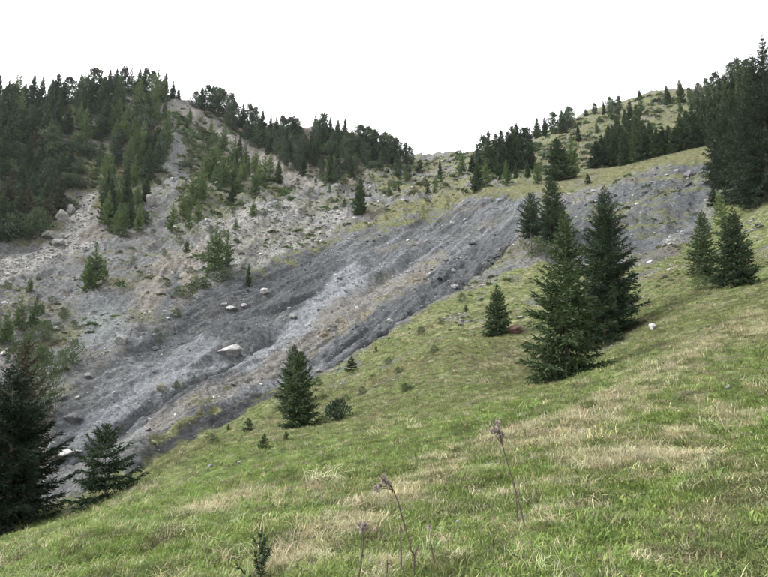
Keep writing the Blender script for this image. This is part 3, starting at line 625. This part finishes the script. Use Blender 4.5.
for u, vb, vt in ((472,172,150),(478,170,142),(484,170,134),(490,172,128),(497,174,132),(503,174,127),(509,173,129),(514,171,122),(519,170,122),(527,168,125),(531,170,140),(516,178,158),(528,178,156),(500,180,164)):
    far('p' if random.random() < .12 else 's', u, vb, vt + 4, 'tree of the dense dark grove above the saddle', G3)
for u, vb, vt in ((486,184,160),(507,186,160),(538,184,158)):
    far('l', u, vb, vt, 'pale green larch in front of the dark grove above the saddle', 'larches in front of the grove')
G4 = 'trees along the right skyline'
for kd, u, vb, vt in (('s',538,138,119),('s',545,136,118),('p',554,134,114),('s',563,132,110),('p',571,128,107),('p',567,128,113),('y',586,116,109),('p',595,114,104),('s',604,114,101),('p',611,113,98),('p',619,111,97),('s',640,100,90),('s',668,104,86),('s',681,102,80),('p',690,98,88),('p',700,96,84),('p',708,96,79),('p',717,94,73),('p',724,92,78),('p',733,88,64),('p',740,86,60),('p',748,84,62)):
    far(kd, u, vb, vt, 'conifer standing on the skyline of the grassy hill', G4)
wood([(560,140),(620,118),(680,105),(720,100),(740,120),(660,130),(600,150)], 20, 9, 'sspl', (9,20), dict(s='scattered spruce on the grassy hillside below the skyline', p='scattered pine on the grassy hillside below the skyline', l='scattered larch on the grassy hillside below the skyline'), dict(s='scattered hillside spruces', p='scattered hillside pines', l='scattered hillside larches'))
G5 = 'spruces of the stand behind the scree lip'
for u, vt, d in ((596,142,150),(602,136,152),(609,128,158),(615,130,148),(621,122,150),(628,112,158),(634,102,166),(640,106,160),(645,122,140),(652,124,142),(658,130,136),(664,128,138),(671,126,136),(677,128,132),(683,116,136),(690,112,140),(697,104,140),(704,98,142),(710,96,138),(716,94,134),(722,88,134),(729,84,130),(735,78,126),(742,72,126),(750,66,122),(757,64,120),(764,70,118),(636,124,138),(624,128,140)):
    far('s', u, 150, vt, 'tall dark spruce in the dense stand behind the scree lip', G5, depth=d, wpx=random.uniform(17,23))
# bushes, saplings
for kd, u, vb, vt, lb, w in (('m',336,421,402,'low dark spreading shrub beside the columnar spruce',24),('y',248,432,418,'small dark sapling on the lower meadow, upper of two',13),('y',264,450,434,'small dark sapling on the lower meadow, lower of two',13),('y',351,371,357,'dark sapling at the rocky edge of the slide',14),
    ('k',462,302,294,'small round green bush on the slide bank',11),('k',72,366,342,'long green bush patch on the slate, upper end',20),('k',60,376,352,'long green bush patch on the slate, lower end',20),('k',176,318,309,'small green bush on slate above the cleft boulder',10),('k',160,342,333,'tiny green bush on the slate slope, lower',9),('k',176,390,382,'green tuft bush at the cleft edge',9),
    ('k',40,340,322,'leafy bush among the scree larches',22),('k',22,352,335,'broad leafy bush under the scree larches',24),('k',185,298,286,'bright bush on the rim above the slate',22),('k',200,290,278,'second bright bush on the rim above the slate',20),('k',222,282,270,'bush under the outcrop larches',22),
    ('g',36,420,352,'tall leafy dark bush behind the large brink spruce',52),('g',20,400,338,'leafy bush top above the large brink spruce',30),('k',538,256,240,'low dark bush at the foot of the bare-stemmed spruce',26),('k',700,290,275,'low dense skirt bush beside the slimmer meadow spruce',24),
    ('m',8,240,218,'dark mountain pine patch under the wooded cliff',34),('m',36,238,212,'second dark mountain pine patch under the wooded cliff',34)):
    far(kd, u, vb, vt, lb, wpx=w)

for u, v, h in ((376,352,7),(398,374,6),(421,334,7),(440,324,6),(406,390,6),(362,394,7),(346,402,7),(322,424,8),(212,442,7),(228,430,6),(286,440,6),(466,312,7),(434,352,6),(388,364,6),(318,386,8)):
    far(random.choice('kky'), u, v, v - h, 'knee-high dark green shrub on the meadow strip along the slide edge', 'small shrubs along the slide edge')
# bushes sprinkled over the far slope
wood([(172,205),(285,195),(300,205),(250,225),(205,290),(170,300),(160,262)], 26, 8, 'kkl', (9,20), dict(k='green bush on the pale scarred slope', l='little larch on the pale scarred slope'), dict(k='bushes of the pale scars', l='larches of the pale scars'))
wood([(-5,285),(60,290),(75,330),(40,365),(-5,372)], 18, 9, 'kkkl', (10,24), dict(k='green bush by the scree larches', l='young larch in the scree brush'), dict(k='bushes by the scree larches', l='larches in the scree brush'))
wood([(290,180),(420,165),(440,190),(330,212)], 18, 8, 'ky', (7,12), dict(k='low bush on the saddle slope', y='spruce sapling on the saddle slope'), dict(k='bushes of the saddle slope', y='saplings of the saddle slope'))
wood([(480,182),(560,170),(620,130),(680,110),(600,115),(500,160)], 18, 8, 'kmy', (8,14), dict(k='low bush on the hillside behind the grove', m='mountain pine bush on the hillside behind the grove', y='sapling on the hillside behind the grove'), dict(k='bushes behind the grove', m='mountain pines behind the grove', y='saplings behind the grove'))

# ------------------------------------------------------------------ rocks
def rock_material():
    m, N, L, P = mat_new('rock'); P.inputs['Roughness'].default_value = .9
    tc = N.new('ShaderNodeTexCoord'); t = N.new('ShaderNodeTexNoise'); t.inputs['Scale'].default_value = 2.6; t.inputs['Detail'].default_value = 9; t.inputs['Roughness'].default_value = .7; L.new(tc.outputs['Object'], t.inputs['Vector'])
    oc = N.new('ShaderNodeObjectInfo'); r = N.new('ShaderNodeMapRange'); r.inputs[1].default_value = .3; r.inputs[2].default_value = .7; r.inputs[3].default_value = .35; r.inputs[4].default_value = 1.3; L.new(t.outputs[0], r.inputs[0])
    mx = N.new('ShaderNodeMix'); mx.data_type = 'RGBA'; mx.blend_type = 'MULTIPLY'; mx.inputs[0].default_value = 1; L.new(oc.outputs['Color'], mx.inputs[6]); L.new(r.outputs[0], mx.inputs[7]); L.new(mx.outputs[2], P.inputs['Base Color'])
    bp = N.new('ShaderNodeBump'); bp.inputs['Strength'].default_value = .8; bp.inputs['Distance'].default_value = .15; L.new(t.outputs[0], bp.inputs['Height']); L.new(bp.outputs[0], P.inputs['Normal']); return m
M_ROCK = rock_material()
def rock_mesh(seed, sub=3, name='boulder'):
    import bmesh
    r = np.random.default_rng(seed); bm = bmesh.new(); bmesh.ops.create_icosphere(bm, subdivisions=sub, radius=1)
    pl = r.normal(0, 1, (16, 3)); pl /= np.linalg.norm(pl, axis=1, keepdims=True); off = r.uniform(.5, .84, 16)
    for v in bm.verts:
        p = np.array(v.co)
        for nn, o in zip(pl, off):
            d = p @ nn - o
            if d > 0: p = p - nn * d
        p = p * (1 + .05 * math.sin(p[0] * 9 + seed) * math.sin(p[1] * 8) + r.normal(0, .02)); v.co = p
    lo = np.min([v.co for v in bm.verts], 0); hi = np.max([v.co for v in bm.verts], 0)
    for v in bm.verts: v.co = (np.array(v.co) - (lo + hi) / 2) / (hi - lo) * 2
    me = bpy.data.meshes.new(name); bm.to_mesh(me); bm.free(); me.materials.append(M_ROCK); return me
ROCKS = [rock_mesh(90 + i) for i in range(7)]
c_grey, c_lime, c_redr = (.17, .17, .168), (.30, .297, .285), (.088, .044, .036)
for u, v, wpx, hpx, c, lb in (
    (230,355,24,14,c_lime,'large pale boulder resting at the edge of the cleft'),(121,343,14,11,c_lime,'wedge-shaped white boulder high on the slate'),(160,389,11,10,(.24,.225,.19),'yellowish boulder on the pale lower slate'),
    (265,293,9,7,c_lime,'pale boulder at the top of the slate slope'),(232,310,12,6,c_lime,'flat pale boulder on the upper slate'),(224,306,7,5,c_grey,'small pale stone beside the flat boulder on the upper slate'),(244,306,6,4,c_lime,'little white stone under the flat slate boulder'),
    (72,421,18,12,c_grey,'pale slab low on the slate near the gully'),(52,452,16,14,c_grey,'dark-sided boulder at the gully mouth behind the small brink spruce'),(70,455,22,8,c_lime,'long white slab at the gully mouth'),
    (60,398,10,6,c_grey,'grey block on the lower slate by the brush'),(88,378,9,7,c_grey,'grey boulder on the slate beneath the long bush patch'),(103,440,9,8,c_grey,'grey boulder low in the cleft'),(155,350,8,5,c_grey,'small boulder mid slate slope'),
    (293,318,8,6,c_grey,'dark boulder beside the pale wet streak'),(516,333,13,11,c_redr,'red-brown rock in the grass beside the young spruce'),(653,329,7,8,(.42,.42,.42),'white upright rock on the meadow right of the tall spruces'),(728,388,6,5,(.46,.46,.46),'small bright white stone in the meadow grass, the sharpest'),
    (211,467,6,4,c_lime,'pale stone in the lower meadow by the saplings'),(30,519,7,4,c_lime,'flat white stone in the grass under the large brink spruce'),(332,520,7,4,c_lime,'white flake stone in the bright green grass'),(458,524,7,5,c_lime,'white stone in dry grass between the thistles'),
    (524,519,11,6,c_grey,'grey lump of stone at the foot of the tall thistle'),(313,540,5,6,c_lime,'small pale stone below the white flake stone'),(380,498,3,3,c_lime,'tiny pale stone behind the nodding thistle'),(240,463,5,3,c_lime,'tiny white stone at the brow of the lower meadow'),
    (455,288,8,5,c_lime,'pale stone at the slide edge under the round bush'),(480,300,7,4,c_grey,'flat grey stone on the slide bank'),(445,262,7,5,c_grey,'dark block in the slide gutter'),(390,322,8,5,c_lime,'pale block in the stony slide gutter'),
    (320,372,8,5,c_grey,'grey block where the strip meets the columnar spruce'),(62,220,12,17,(.25,.24,.225),'tall pale crag under the wooded cliff'),(70,214,9,14,(.24,.235,.22),'narrower crag beside the tall pale crag'),(50,238,16,10,(.22,.215,.2),'low broken crag in front of the tall pale crag'),(150,205,10,14,(.22,.21,.2),'small grey crag at the tip of the wood'),(58,245,12,9,c_grey,'rounded crag foot below the tall pale crag'),(690,176,10,8,(.2,.2,.22),'dark slate block on the right scree'),
    (208,222,7,5,c_lime,'white block on the pale outcrop'),(196,297,6,6,c_lime,'white block under the bright rim bushes'),(36,420,8,5,c_grey,'boulder half hidden by the tall leafy bush'),(300,352,6,4,c_lime,'pale stone on the grassy strip above the slate'),(520,318,9,3,c_lime,'bright slab in the grass above the red-brown rock')):
    p = ground_pt(u, v); w, h = pxw(wpx, p), pxw(hpx, p)
    o = bpy.data.objects.new('boulder' if w > .5 else 'stone', random.choice(ROCKS)); COL.objects.link(o)
    o.location = p + Vector((0, 0, h * .22)); o.scale = (w * .52, w * .46, h * .52); o.rotation_euler = (random.uniform(-.2, .2), random.uniform(-.2, .2), random.choice((-.3, .3, 2.9, 3.4)))
    o.color = (*c, 1); tag(o, lb, 'rock')

# ------------------------------------------------------------------ scattered stuff: loose stones and grass (geometry-node instances of small meshes)
def proto_collection(name, meshes):
    c = bpy.data.collections.new(name)
    for i, me in enumerate(meshes):
        o = bpy.data.objects.new('%s_%02d' % (name, i), me); c.objects.link(o)
    return c
def scatter(name, P, rot, scl, idx, tint, coll, label):
    m = len(P); me = bpy.data.meshes.new(name); me.vertices.add(m); me.vertices.foreach_set('co', np.asarray(P, np.float32).ravel())
    for nm, ty, ar, key in (('rot', 'FLOAT_VECTOR', rot, 'vector'), ('scl', 'FLOAT_VECTOR', scl, 'vector'), ('tint', 'FLOAT_VECTOR', tint, 'vector')):
        a = me.attributes.new(nm, ty, 'POINT'); a.data.foreach_set(key, np.asarray(ar, np.float32).ravel())
    a = me.attributes.new('idx', 'INT', 'POINT'); a.data.foreach_set('value', np.asarray(idx, np.int32))
    o = bpy.data.objects.new(name, me); COL.objects.link(o)
    ng = bpy.data.node_groups.new(name, 'GeometryNodeTree')
    ng.interface.new_socket('Geometry', in_out='INPUT', socket_type='NodeSocketGeometry'); ng.interface.new_socket('Geometry', in_out='OUTPUT', socket_type='NodeSocketGeometry')
    N, L = ng.nodes, ng.links
    gi, go = N.new('NodeGroupInput'), N.new('NodeGroupOutput'); mp = N.new('GeometryNodeMeshToPoints'); ip = N.new('GeometryNodeInstanceOnPoints'); ci = N.new('GeometryNodeCollectionInfo')
    ci.inputs['Collection'].default_value = coll; ci.inputs['Separate Children'].default_value = True; ci.inputs['Reset Children'].default_value = True
    def na(nm, ty):
        a = N.new('GeometryNodeInputNamedAttribute'); a.data_type = ty; a.inputs['Name'].default_value = nm; return a.outputs['Attribute']
    L.new(gi.outputs[0], mp.inputs['Mesh']); L.new(mp.outputs[0], ip.inputs['Points']); L.new(ci.outputs[0], ip.inputs['Instance']); ip.inputs['Pick Instance'].default_value = True
    L.new(na('idx', 'INT'), ip.inputs['Instance Index']); L.new(na('scl', 'FLOAT_VECTOR'), ip.inputs['Scale'])
    er = N.new('FunctionNodeEulerToRotation'); L.new(na('rot', 'FLOAT_VECTOR'), er.inputs[0]); L.new(er.outputs[0], ip.inputs['Rotation'])
    L.new(ip.outputs[0], go.inputs[0])
    md_ = o.modifiers.new('scatter', 'NODES'); md_.node_group = ng
    o['kind'] = 'stuff'; o['label'] = label; return o
def tint_material(name, rough, lo, hi, scale, transl=0.0):
    m, N, L, P = mat_new(name); P.inputs['Roughness'].default_value = rough; P.inputs['Specular IOR Level'].default_value = .2
    a = N.new('ShaderNodeAttribute'); a.attribute_type = 'INSTANCER'; a.attribute_name = 'tint'
    tc = N.new('ShaderNodeTexCoord'); t = N.new('ShaderNodeTexNoise'); t.inputs['Scale'].default_value = scale; L.new(tc.outputs['Object'], t.inputs['Vector'])
    r = N.new('ShaderNodeMapRange'); r.inputs[1].default_value = .3; r.inputs[2].default_value = .7; r.inputs[3].default_value = lo; r.inputs[4].default_value = hi; L.new(t.outputs[0], r.inputs[0])
    mx = N.new('ShaderNodeMix'); mx.data_type = 'RGBA'; mx.blend_type = 'MULTIPLY'; mx.inputs[0].default_value = 1; L.new(a.outputs['Vector'], mx.inputs[6]); L.new(r.outputs[0], mx.inputs[7]); L.new(mx.outputs[2], P.inputs['Base Color'])
    if transl:
        tr = N.new('ShaderNodeBsdfTranslucent'); L.new(mx.outputs[2], tr.inputs['Color']); ms = N.new('ShaderNodeMixShader'); ms.inputs[0].default_value = transl
        L.new(P.outputs[0], ms.inputs[1]); L.new(tr.outputs[0], ms.inputs[2]); L.new(ms.outputs[0], N['Material Output'].inputs[0])
    return m
M_STONE = tint_material('loose_stone', .9, .75, 1.2, 1.5)
M_GRASS = tint_material('grass_blade', .7, .8, 1.2, 6, .25)
def grid_pick(weight, m):
    """m random ground points, chance by weight per square metre on the polar grid"""
    dl = np.gradient(LRG)[:, None]; da = az_f[1] - az_f[0]
    w = (weight[:, :NF] * g_r[:, :NF] ** 2 * dl * da).ravel(); w = np.clip(w, 0, None); c = np.cumsum(w); c /= c[-1]
    i = np.searchsorted(c, rng.random(m)); iy, ix = np.divmod(i, NF)
    fy, fx = np.clip(iy + rng.uniform(-.5, .5, m), 0, NR - 1.01), np.clip(ix + rng.uniform(-.5, .5, m), 0, NF - 1.01)
    az, lr = np.interp(fx, np.arange(NF), az_f), np.interp(fy, np.arange(NR), LRG); r = np.exp(lr)
    P = np.stack([r * np.sin(az), r * np.cos(az), bil(hgt[:, :NF], fx, fy)], 1)
    return P, r, col[iy, ix], iy, ix
# loose stones
stone_c = proto_collection('stone_shape', [rock_mesh(120 + i, 1, 'stone') for i in range(5)])
for i in range(5): stone_c.objects[i].data.materials[0] = M_STONE
wst = scree * (1 - Z_forest) * (1 - Z_pines) * (1 - .6 * Z_rridge) * ss(30, 45, g_r) * (g_r < 235) / np.maximum(g_r, 40) * (.06 + 1.6 * ss(.06, .3, n2 * .7 + n9 * .8) + Z_chute * 1.6 + Z_white * .7 + 4 * gutter) + Z_meadow * ss(25, 45, g_r) * bald * .02
P, r_, cc, iy, ix = grid_pick(wst, 14000)
s = .0010 * r_ * np.exp(rng.normal(0, .55, len(P)))
pale = rng.random(len(P)) < .3 * (1 - gutter[iy, ix])
tn = np.where(pale[:, None], np.array([.30, .295, .28]), cc * .95) * rng.uniform(.75, 1.15, (len(P), 1))
P[:, 2] += s * .2
scatter('scree_stones', P, rng.uniform(-.5, .5, (len(P), 3)) * [1, 1, 6.28], np.stack([s * rng.uniform(.8, 1.7, len(P)), s, s * rng.uniform(.5, .9, len(P))], 1), rng.integers(0, 5, len(P)), tn, stone_c, 'loose pale and grey stones strewn over the scree')
# low woody ground cover on the far slopes
M_COVER = tint_material('ground_cover', .8, .7, 1.25, 3, .15)
cov = []
for i in range(4):
    r = np.random.default_rng(200 + i); K = Kites(); m = 130; d = r.normal(0, 1, (m, 3)); d[:, 2] = np.abs(d[:, 2]); d /= np.linalg.norm(d, axis=1, keepdims=True)
    K.add(d * np.array([1, 1, .6]) * r.uniform(.3, .95, (m, 1)), d + [0, 0, .5] + r.normal(0, .4, (m, 3)), r.normal(0, 1, (m, 3)), r.uniform(.25, .55, m), .2); cov.append(K.mesh('low_shrub', M_COVER))
cover_c = proto_collection('cover_shape', cov)
wcv = (scree * np.clip(veg * .35 * ss(60, 100, g_r) * (1 - Z_slate) + Z_forest * .8 + Z_pines * .8 + Z_larch * 1.6 * ss(-.1, .1, n2) + Z_rridge * ss(0, .15, n2) * .7 + Z_saddle * ss(0, .15, n2) * .6, 0, 2) * (1 - Z_chute) * (1 - .8 * Z_bare) * (1 - Z_slate) + Z_meadow * ss(32, 50, g_r) * ss(.05, .2, n2 + n1) * .5) * (g_r < 250) / np.maximum(g_r, 40)
P, r_, cc, iy, ix = grid_pick(wcv, 4600); m = len(P); s = .0042 * r_ * np.exp(rng.normal(0, .4, m)) * np.where(r_ < 75, .7, 1)
tn = np.array([.055, .078, .032]) * rng.uniform(.6, 1.6, (m, 1)) * (1 + rng.normal(0, .12, (m, 3)))
scatter('low_shrub_cover', P, np.stack([rng.normal(0, .2, m), rng.normal(0, .2, m), rng.uniform(0, 6.28, m)], 1), np.stack([s, s, s * rng.uniform(.5, 1, m)], 1), rng.integers(0, 4, m), tn, cover_c, 'low dark green shrubs and heather mats on the far slopes')
# grass
def tuft(seed, n_bl, h, spread_, curl, w):
    r = np.random.default_rng(seed); vs, qs = [], []
    for i in range(n_bl):
        a = r.uniform(0, 6.28); rr = spread_ * math.sqrt(r.random()); p = np.array([math.cos(a) * rr, math.sin(a) * rr, -.02])
        d = r.uniform(0, 6.28); out = np.array([math.cos(d), math.sin(d), 0]); sd_ = np.array([-out[1], out[0], 0])
        hh = h * r.uniform(.45, 1.1); cu = curl * r.uniform(.3, 1.3); o = len(vs)
        m_ = p + out * hh * cu * .35 + np.array([0, 0, hh * .6]); e = p + out * hh * cu + np.array([0, 0, hh * (1 - .25 * cu)])
        vs += [p - sd_ * w / 2, p + sd_ * w / 2, m_ + sd_ * w * .42, m_ - sd_ * w * .42, e + sd_ * w * .08, e - sd_ * w * .08]
        qs += [(o, o + 1, o + 2, o + 3), (o + 3, o + 2, o + 4, o + 5)]
    return np_mesh('grass_tuft', vs, qs, M_GRASS)
tufts = [tuft(1, 30, .05, .10, 1.1, .005), tuft(2, 30, .04, .11, 1.2, .0055), tuft(3, 26, .07, .08, 1.1, .0042), tuft(4, 34, .085, .08, 1.2, .0038), tuft(5, 34, .11, .09, 1.4, .0036), tuft(6, 16, .035, .10, .9, .012)]
grass_c = proto_collection('tuft_shape', tufts)
gmask = Z_meadow * (1 - bald * .7)
for nm, m, wgt, sc_, lb in (
    ('near_grass', 60000, gmask * ss(1.2, 2.0, g_r) * ss(17, 8, g_r) * (np.abs(g_az) < deg(40)), 1.0, 'short green and straw-coloured grass close by on the meadow'),
    ('middle_grass', 50000, gmask * ss(7, 12, g_r) * ss(60, 22, g_r) * (np.abs(g_az) < deg(38)), 1.55, 'grass on the middle of the meadow'),
    ('far_grass', 16000, np.clip(gmask * ss(25, 45, g_r) + Z_lip * .5 + Z_upgrass * .5, 0, 1) * (g_r < 150), 3.0, 'tussocky grass on the far meadow and the grassy lip')):
    P, r_, cc, iy, ix = grid_pick(wgt, m)
    dr = dry[iy, ix] * Z_meadow[iy, ix]
    straw = rng.random(m) < np.clip(dr * .8 + .05, 0, 1)
    idx = np.where(straw, rng.choice([2, 3, 4], m), rng.choice([0, 1, 2, 5], m)); idx = np.where(~straw & (rng.random(m) < .04), 3, idx)
    tn = np.where(straw[:, None], np.array([.37, .34, .21]), cc * np.array([1.06, 1.06, .95])) * rng.uniform(.6, 1.3, (m, 1))
    dead = rng.random(m) < .018; tn[dead] = np.array([.085, .066, .05]); idx = np.where(dead, 3, idx)
    tn = tn * (1 + rng.normal(0, .06, (m, 3)))
    s = sc_ * np.exp(rng.normal(0, .26, m)) * np.where(straw, .95, 1.0) * np.where((rng.random(m) < .012) & (idx >= 2), 2.0, 1.0); P[:, 2] -= .005
    scatter(nm, P, np.stack([rng.normal(0, .18, m), rng.normal(0, .18, m), rng.uniform(0, 6.28, m)], 1), np.stack([s, s, s * rng.uniform(.7, 1.15, m) * (.8 if sc_ > 2 else 1)], 1), idx, np.clip(tn, .01, .8), grass_c, lb)

# ------------------------------------------------------------------ dried thistle stalks by the camera
def flat_mat(name, c, rough=.9, var=.35):
    m, N, L, P = mat_new(name); P.inputs['Roughness'].default_value = rough
    t = N.new('ShaderNodeTexNoise'); t.inputs['Scale'].default_value = 60; r = N.new('ShaderNodeMapRange'); r.inputs[3].default_value = 1 - var; r.inputs[4].default_value = 1 + var; L.new(t.outputs[0], r.inputs[0])
    mx = N.new('ShaderNodeMix'); mx.data_type = 'RGBA'; mx.blend_type = 'MULTIPLY'; mx.inputs[0].default_value = 1; mx.inputs[6].default_value = (*c, 1); L.new(r.outputs[0], mx.inputs[7]); L.new(mx.outputs[2], P.inputs['Base Color']); return m
M_STALK, M_HEAD = flat_mat('dry_stalk', (.062, .045, .034)), flat_mat('dry_head', (.27, .225, .20))
def px3(u, v, y):
    a, yy, zz = ray(u, v); return Vector((a / yy * y, y, zz / yy * y))
def thistle(line, y, label, heads, side=None, rad=.0056):
    foot = px3(*line[0], y); foot.z = float(zxy(foot.x, foot.y)[0]) - .04
    root = bpy.data.objects.new('dried_thistle', None); COL.objects.link(root); root.location = foot; root.empty_display_size = .1
    path = [Vector((0, 0, 0))]
    q0 = px3(*line[0], y)
    if q0.z - foot.z > .08: path.append(q0 - foot)
    path += [px3(u, v, y) + Vector((0, random.uniform(-.03, .03), 0)) - foot for u, v in line[1:]]
    fine = []
    for a, b in zip(path, path[1:]): fine += [a.lerp(b, i / 4) + Vector((random.gauss(0, .0015), random.gauss(0, .0015), 0)) for i in range(4)]
    fine.append(path[-1])
    v, f = tube(fine, [rad * (1.25 - .6 * i / len(fine)) for i in range(len(fine))], 6); link_mesh('stem', v, f, M_STALK, root, True)
    for sl_ in side or []:
        pp = [px3(u, v_, y) - foot for u, v_ in sl_]; v, f = tube(pp, [rad * .8] * (len(pp) - 1) + [rad * .5], 5); link_mesh('side_branch', v, f, M_STALK, root, True)
    # shrivelled leaf stubs along the stem
    for i in range(3, len(fine) - 1, 3):
        d = Vector((random.gauss(0, 1), random.gauss(0, 1), random.uniform(-.6, .5))).normalized() * random.uniform(.012, .03); s_ = d.orthogonal().normalized() * .004
        p = fine[i]; link_mesh('withered_leaf', [p - s_, p + s_, p + d * .6 + s_ * 1.6 + Vector((0, 0, .004)), p + d, p + d * .6 - s_ * 1.6], [(0, 1, 2, 3, 4)], M_STALK, root)
    end = path[-1]
    for (u, v_, sz) in heads:
        c = px3(u, v_, y) - foot + Vector((0, random.uniform(-.02, .02), 0)); K = Kites(); m = 90; r = rng
        d = r.normal(0, 1, (m, 3)) + [0, 0, .5]; d /= np.linalg.norm(d, axis=1, keepdims=True)
        K.add(np.array(c)[None] + d * sz * .25, d + r.normal(0, .3, (m, 3)), r.normal(0, 1, (m, 3)), sz * r.uniform(.6, 1.15, m), sz * .32)
        hd_ = bpy.data.objects.new('seed_head', K.mesh('seed_head', M_HEAD)); COL.objects.link(hd_); hd_.parent = root
        st = fine[-3] if (c - end).length > .01 else end
        v, f = tube([fine[-4], (fine[-4] + c) / 2 + Vector((0, 0, .008)), c], [rad * .5] * 3, 5); link_mesh('flower_stalk', v, f, M_STALK, hd_, True)
    return tag(root, label, 'dried plant', 'dried thistles')
thistle([(530,548),(526,528),(518,498),(510,470),(503,447),(499,437)], 5.1, 'tallest dried thistle with a clustered head at the tip', [(495,430,.035),(499,433,.035),(502,436,.03),(497,423,.025),(491,432,.022)])
thistle([(517,527),(516,505),(514,482)], 5.3, 'thin short bare stalk beside the tallest dried thistle', [], rad=.005)
thistle([(414,577),(414,556),(411,550),(405,527),(399,505),(394,492),(391,486)], 4.3, 'forked nodding dried thistle with drooping head', [(384,480,.03),(388,484,.028),(377,489,.03),(384,477,.02),(380,486,.02)], side=[[(414,556),(417,549),(420,541)]])
thistle([(401,577),(401,550),(401,524)], 4.4, 'straight bare stalk beside the forked thistle', [], rad=.0055)
thistle([(359,577),(361,561),(363,545),(364,530)], 4.3, 'short dried thistle with an upright purple-brown head', [(361,526,.028),(365,526,.028),(363,530,.025),(371,531,.014)])
thistle([(387,577),(387,568),(387,560)], 4.3, 'stump of a stalk between the two headed thistles', [], rad=.0055)
thistle([(437,577),(433,558),(430,540)], 4.4, 'slender pale stalk with one small grey head', [(429,527,.02)], rad=.0045)
# young spruce at the lower edge of the view
p, hh = stand(258, 592, 571, 4.7, .02)
plant('spruce_sapling', conifer(hh, .34, 99, tw=.05, nw=.2, stp=.3, whorl=.06, form=.5, dens=.7, gap=.4, droop=-.5), p, 1.0, 'tiny spruce seedling in the near grass', 'sapling')


# ------------------------------------------------------------------ thin mountain air
hm = bpy.data.materials.new('mountain_air'); hm.use_nodes = True; hn = hm.node_tree.nodes; hn.remove(hn['Principled BSDF'])
pv = hn.new('ShaderNodeVolumePrincipled'); pv.inputs['Color'].default_value = (.9, .94, 1, 1); pv.inputs['Density'].default_value = .00006; pv.inputs['Anisotropy'].default_value = .3
hm.node_tree.links.new(pv.outputs[0], hn['Material Output'].inputs['Volume'])
x0, y0, z0 = V.min(0) - 2.0; x1, y1, z1 = V.max(0) + np.array([2, 2, 30.0])
bv = [(x, y, z) for z in (z0, z1) for y in (y0, y1) for x in (x0, x1)]
hz = link_mesh('haze', bv, [(0, 2, 3, 1), (4, 5, 7, 6), (0, 1, 5, 4), (2, 6, 7, 3), (0, 4, 6, 2), (1, 3, 7, 5)], hm); hz['kind'] = 'stuff'; hz['label'] = 'thin mountain haze over the whole valley'
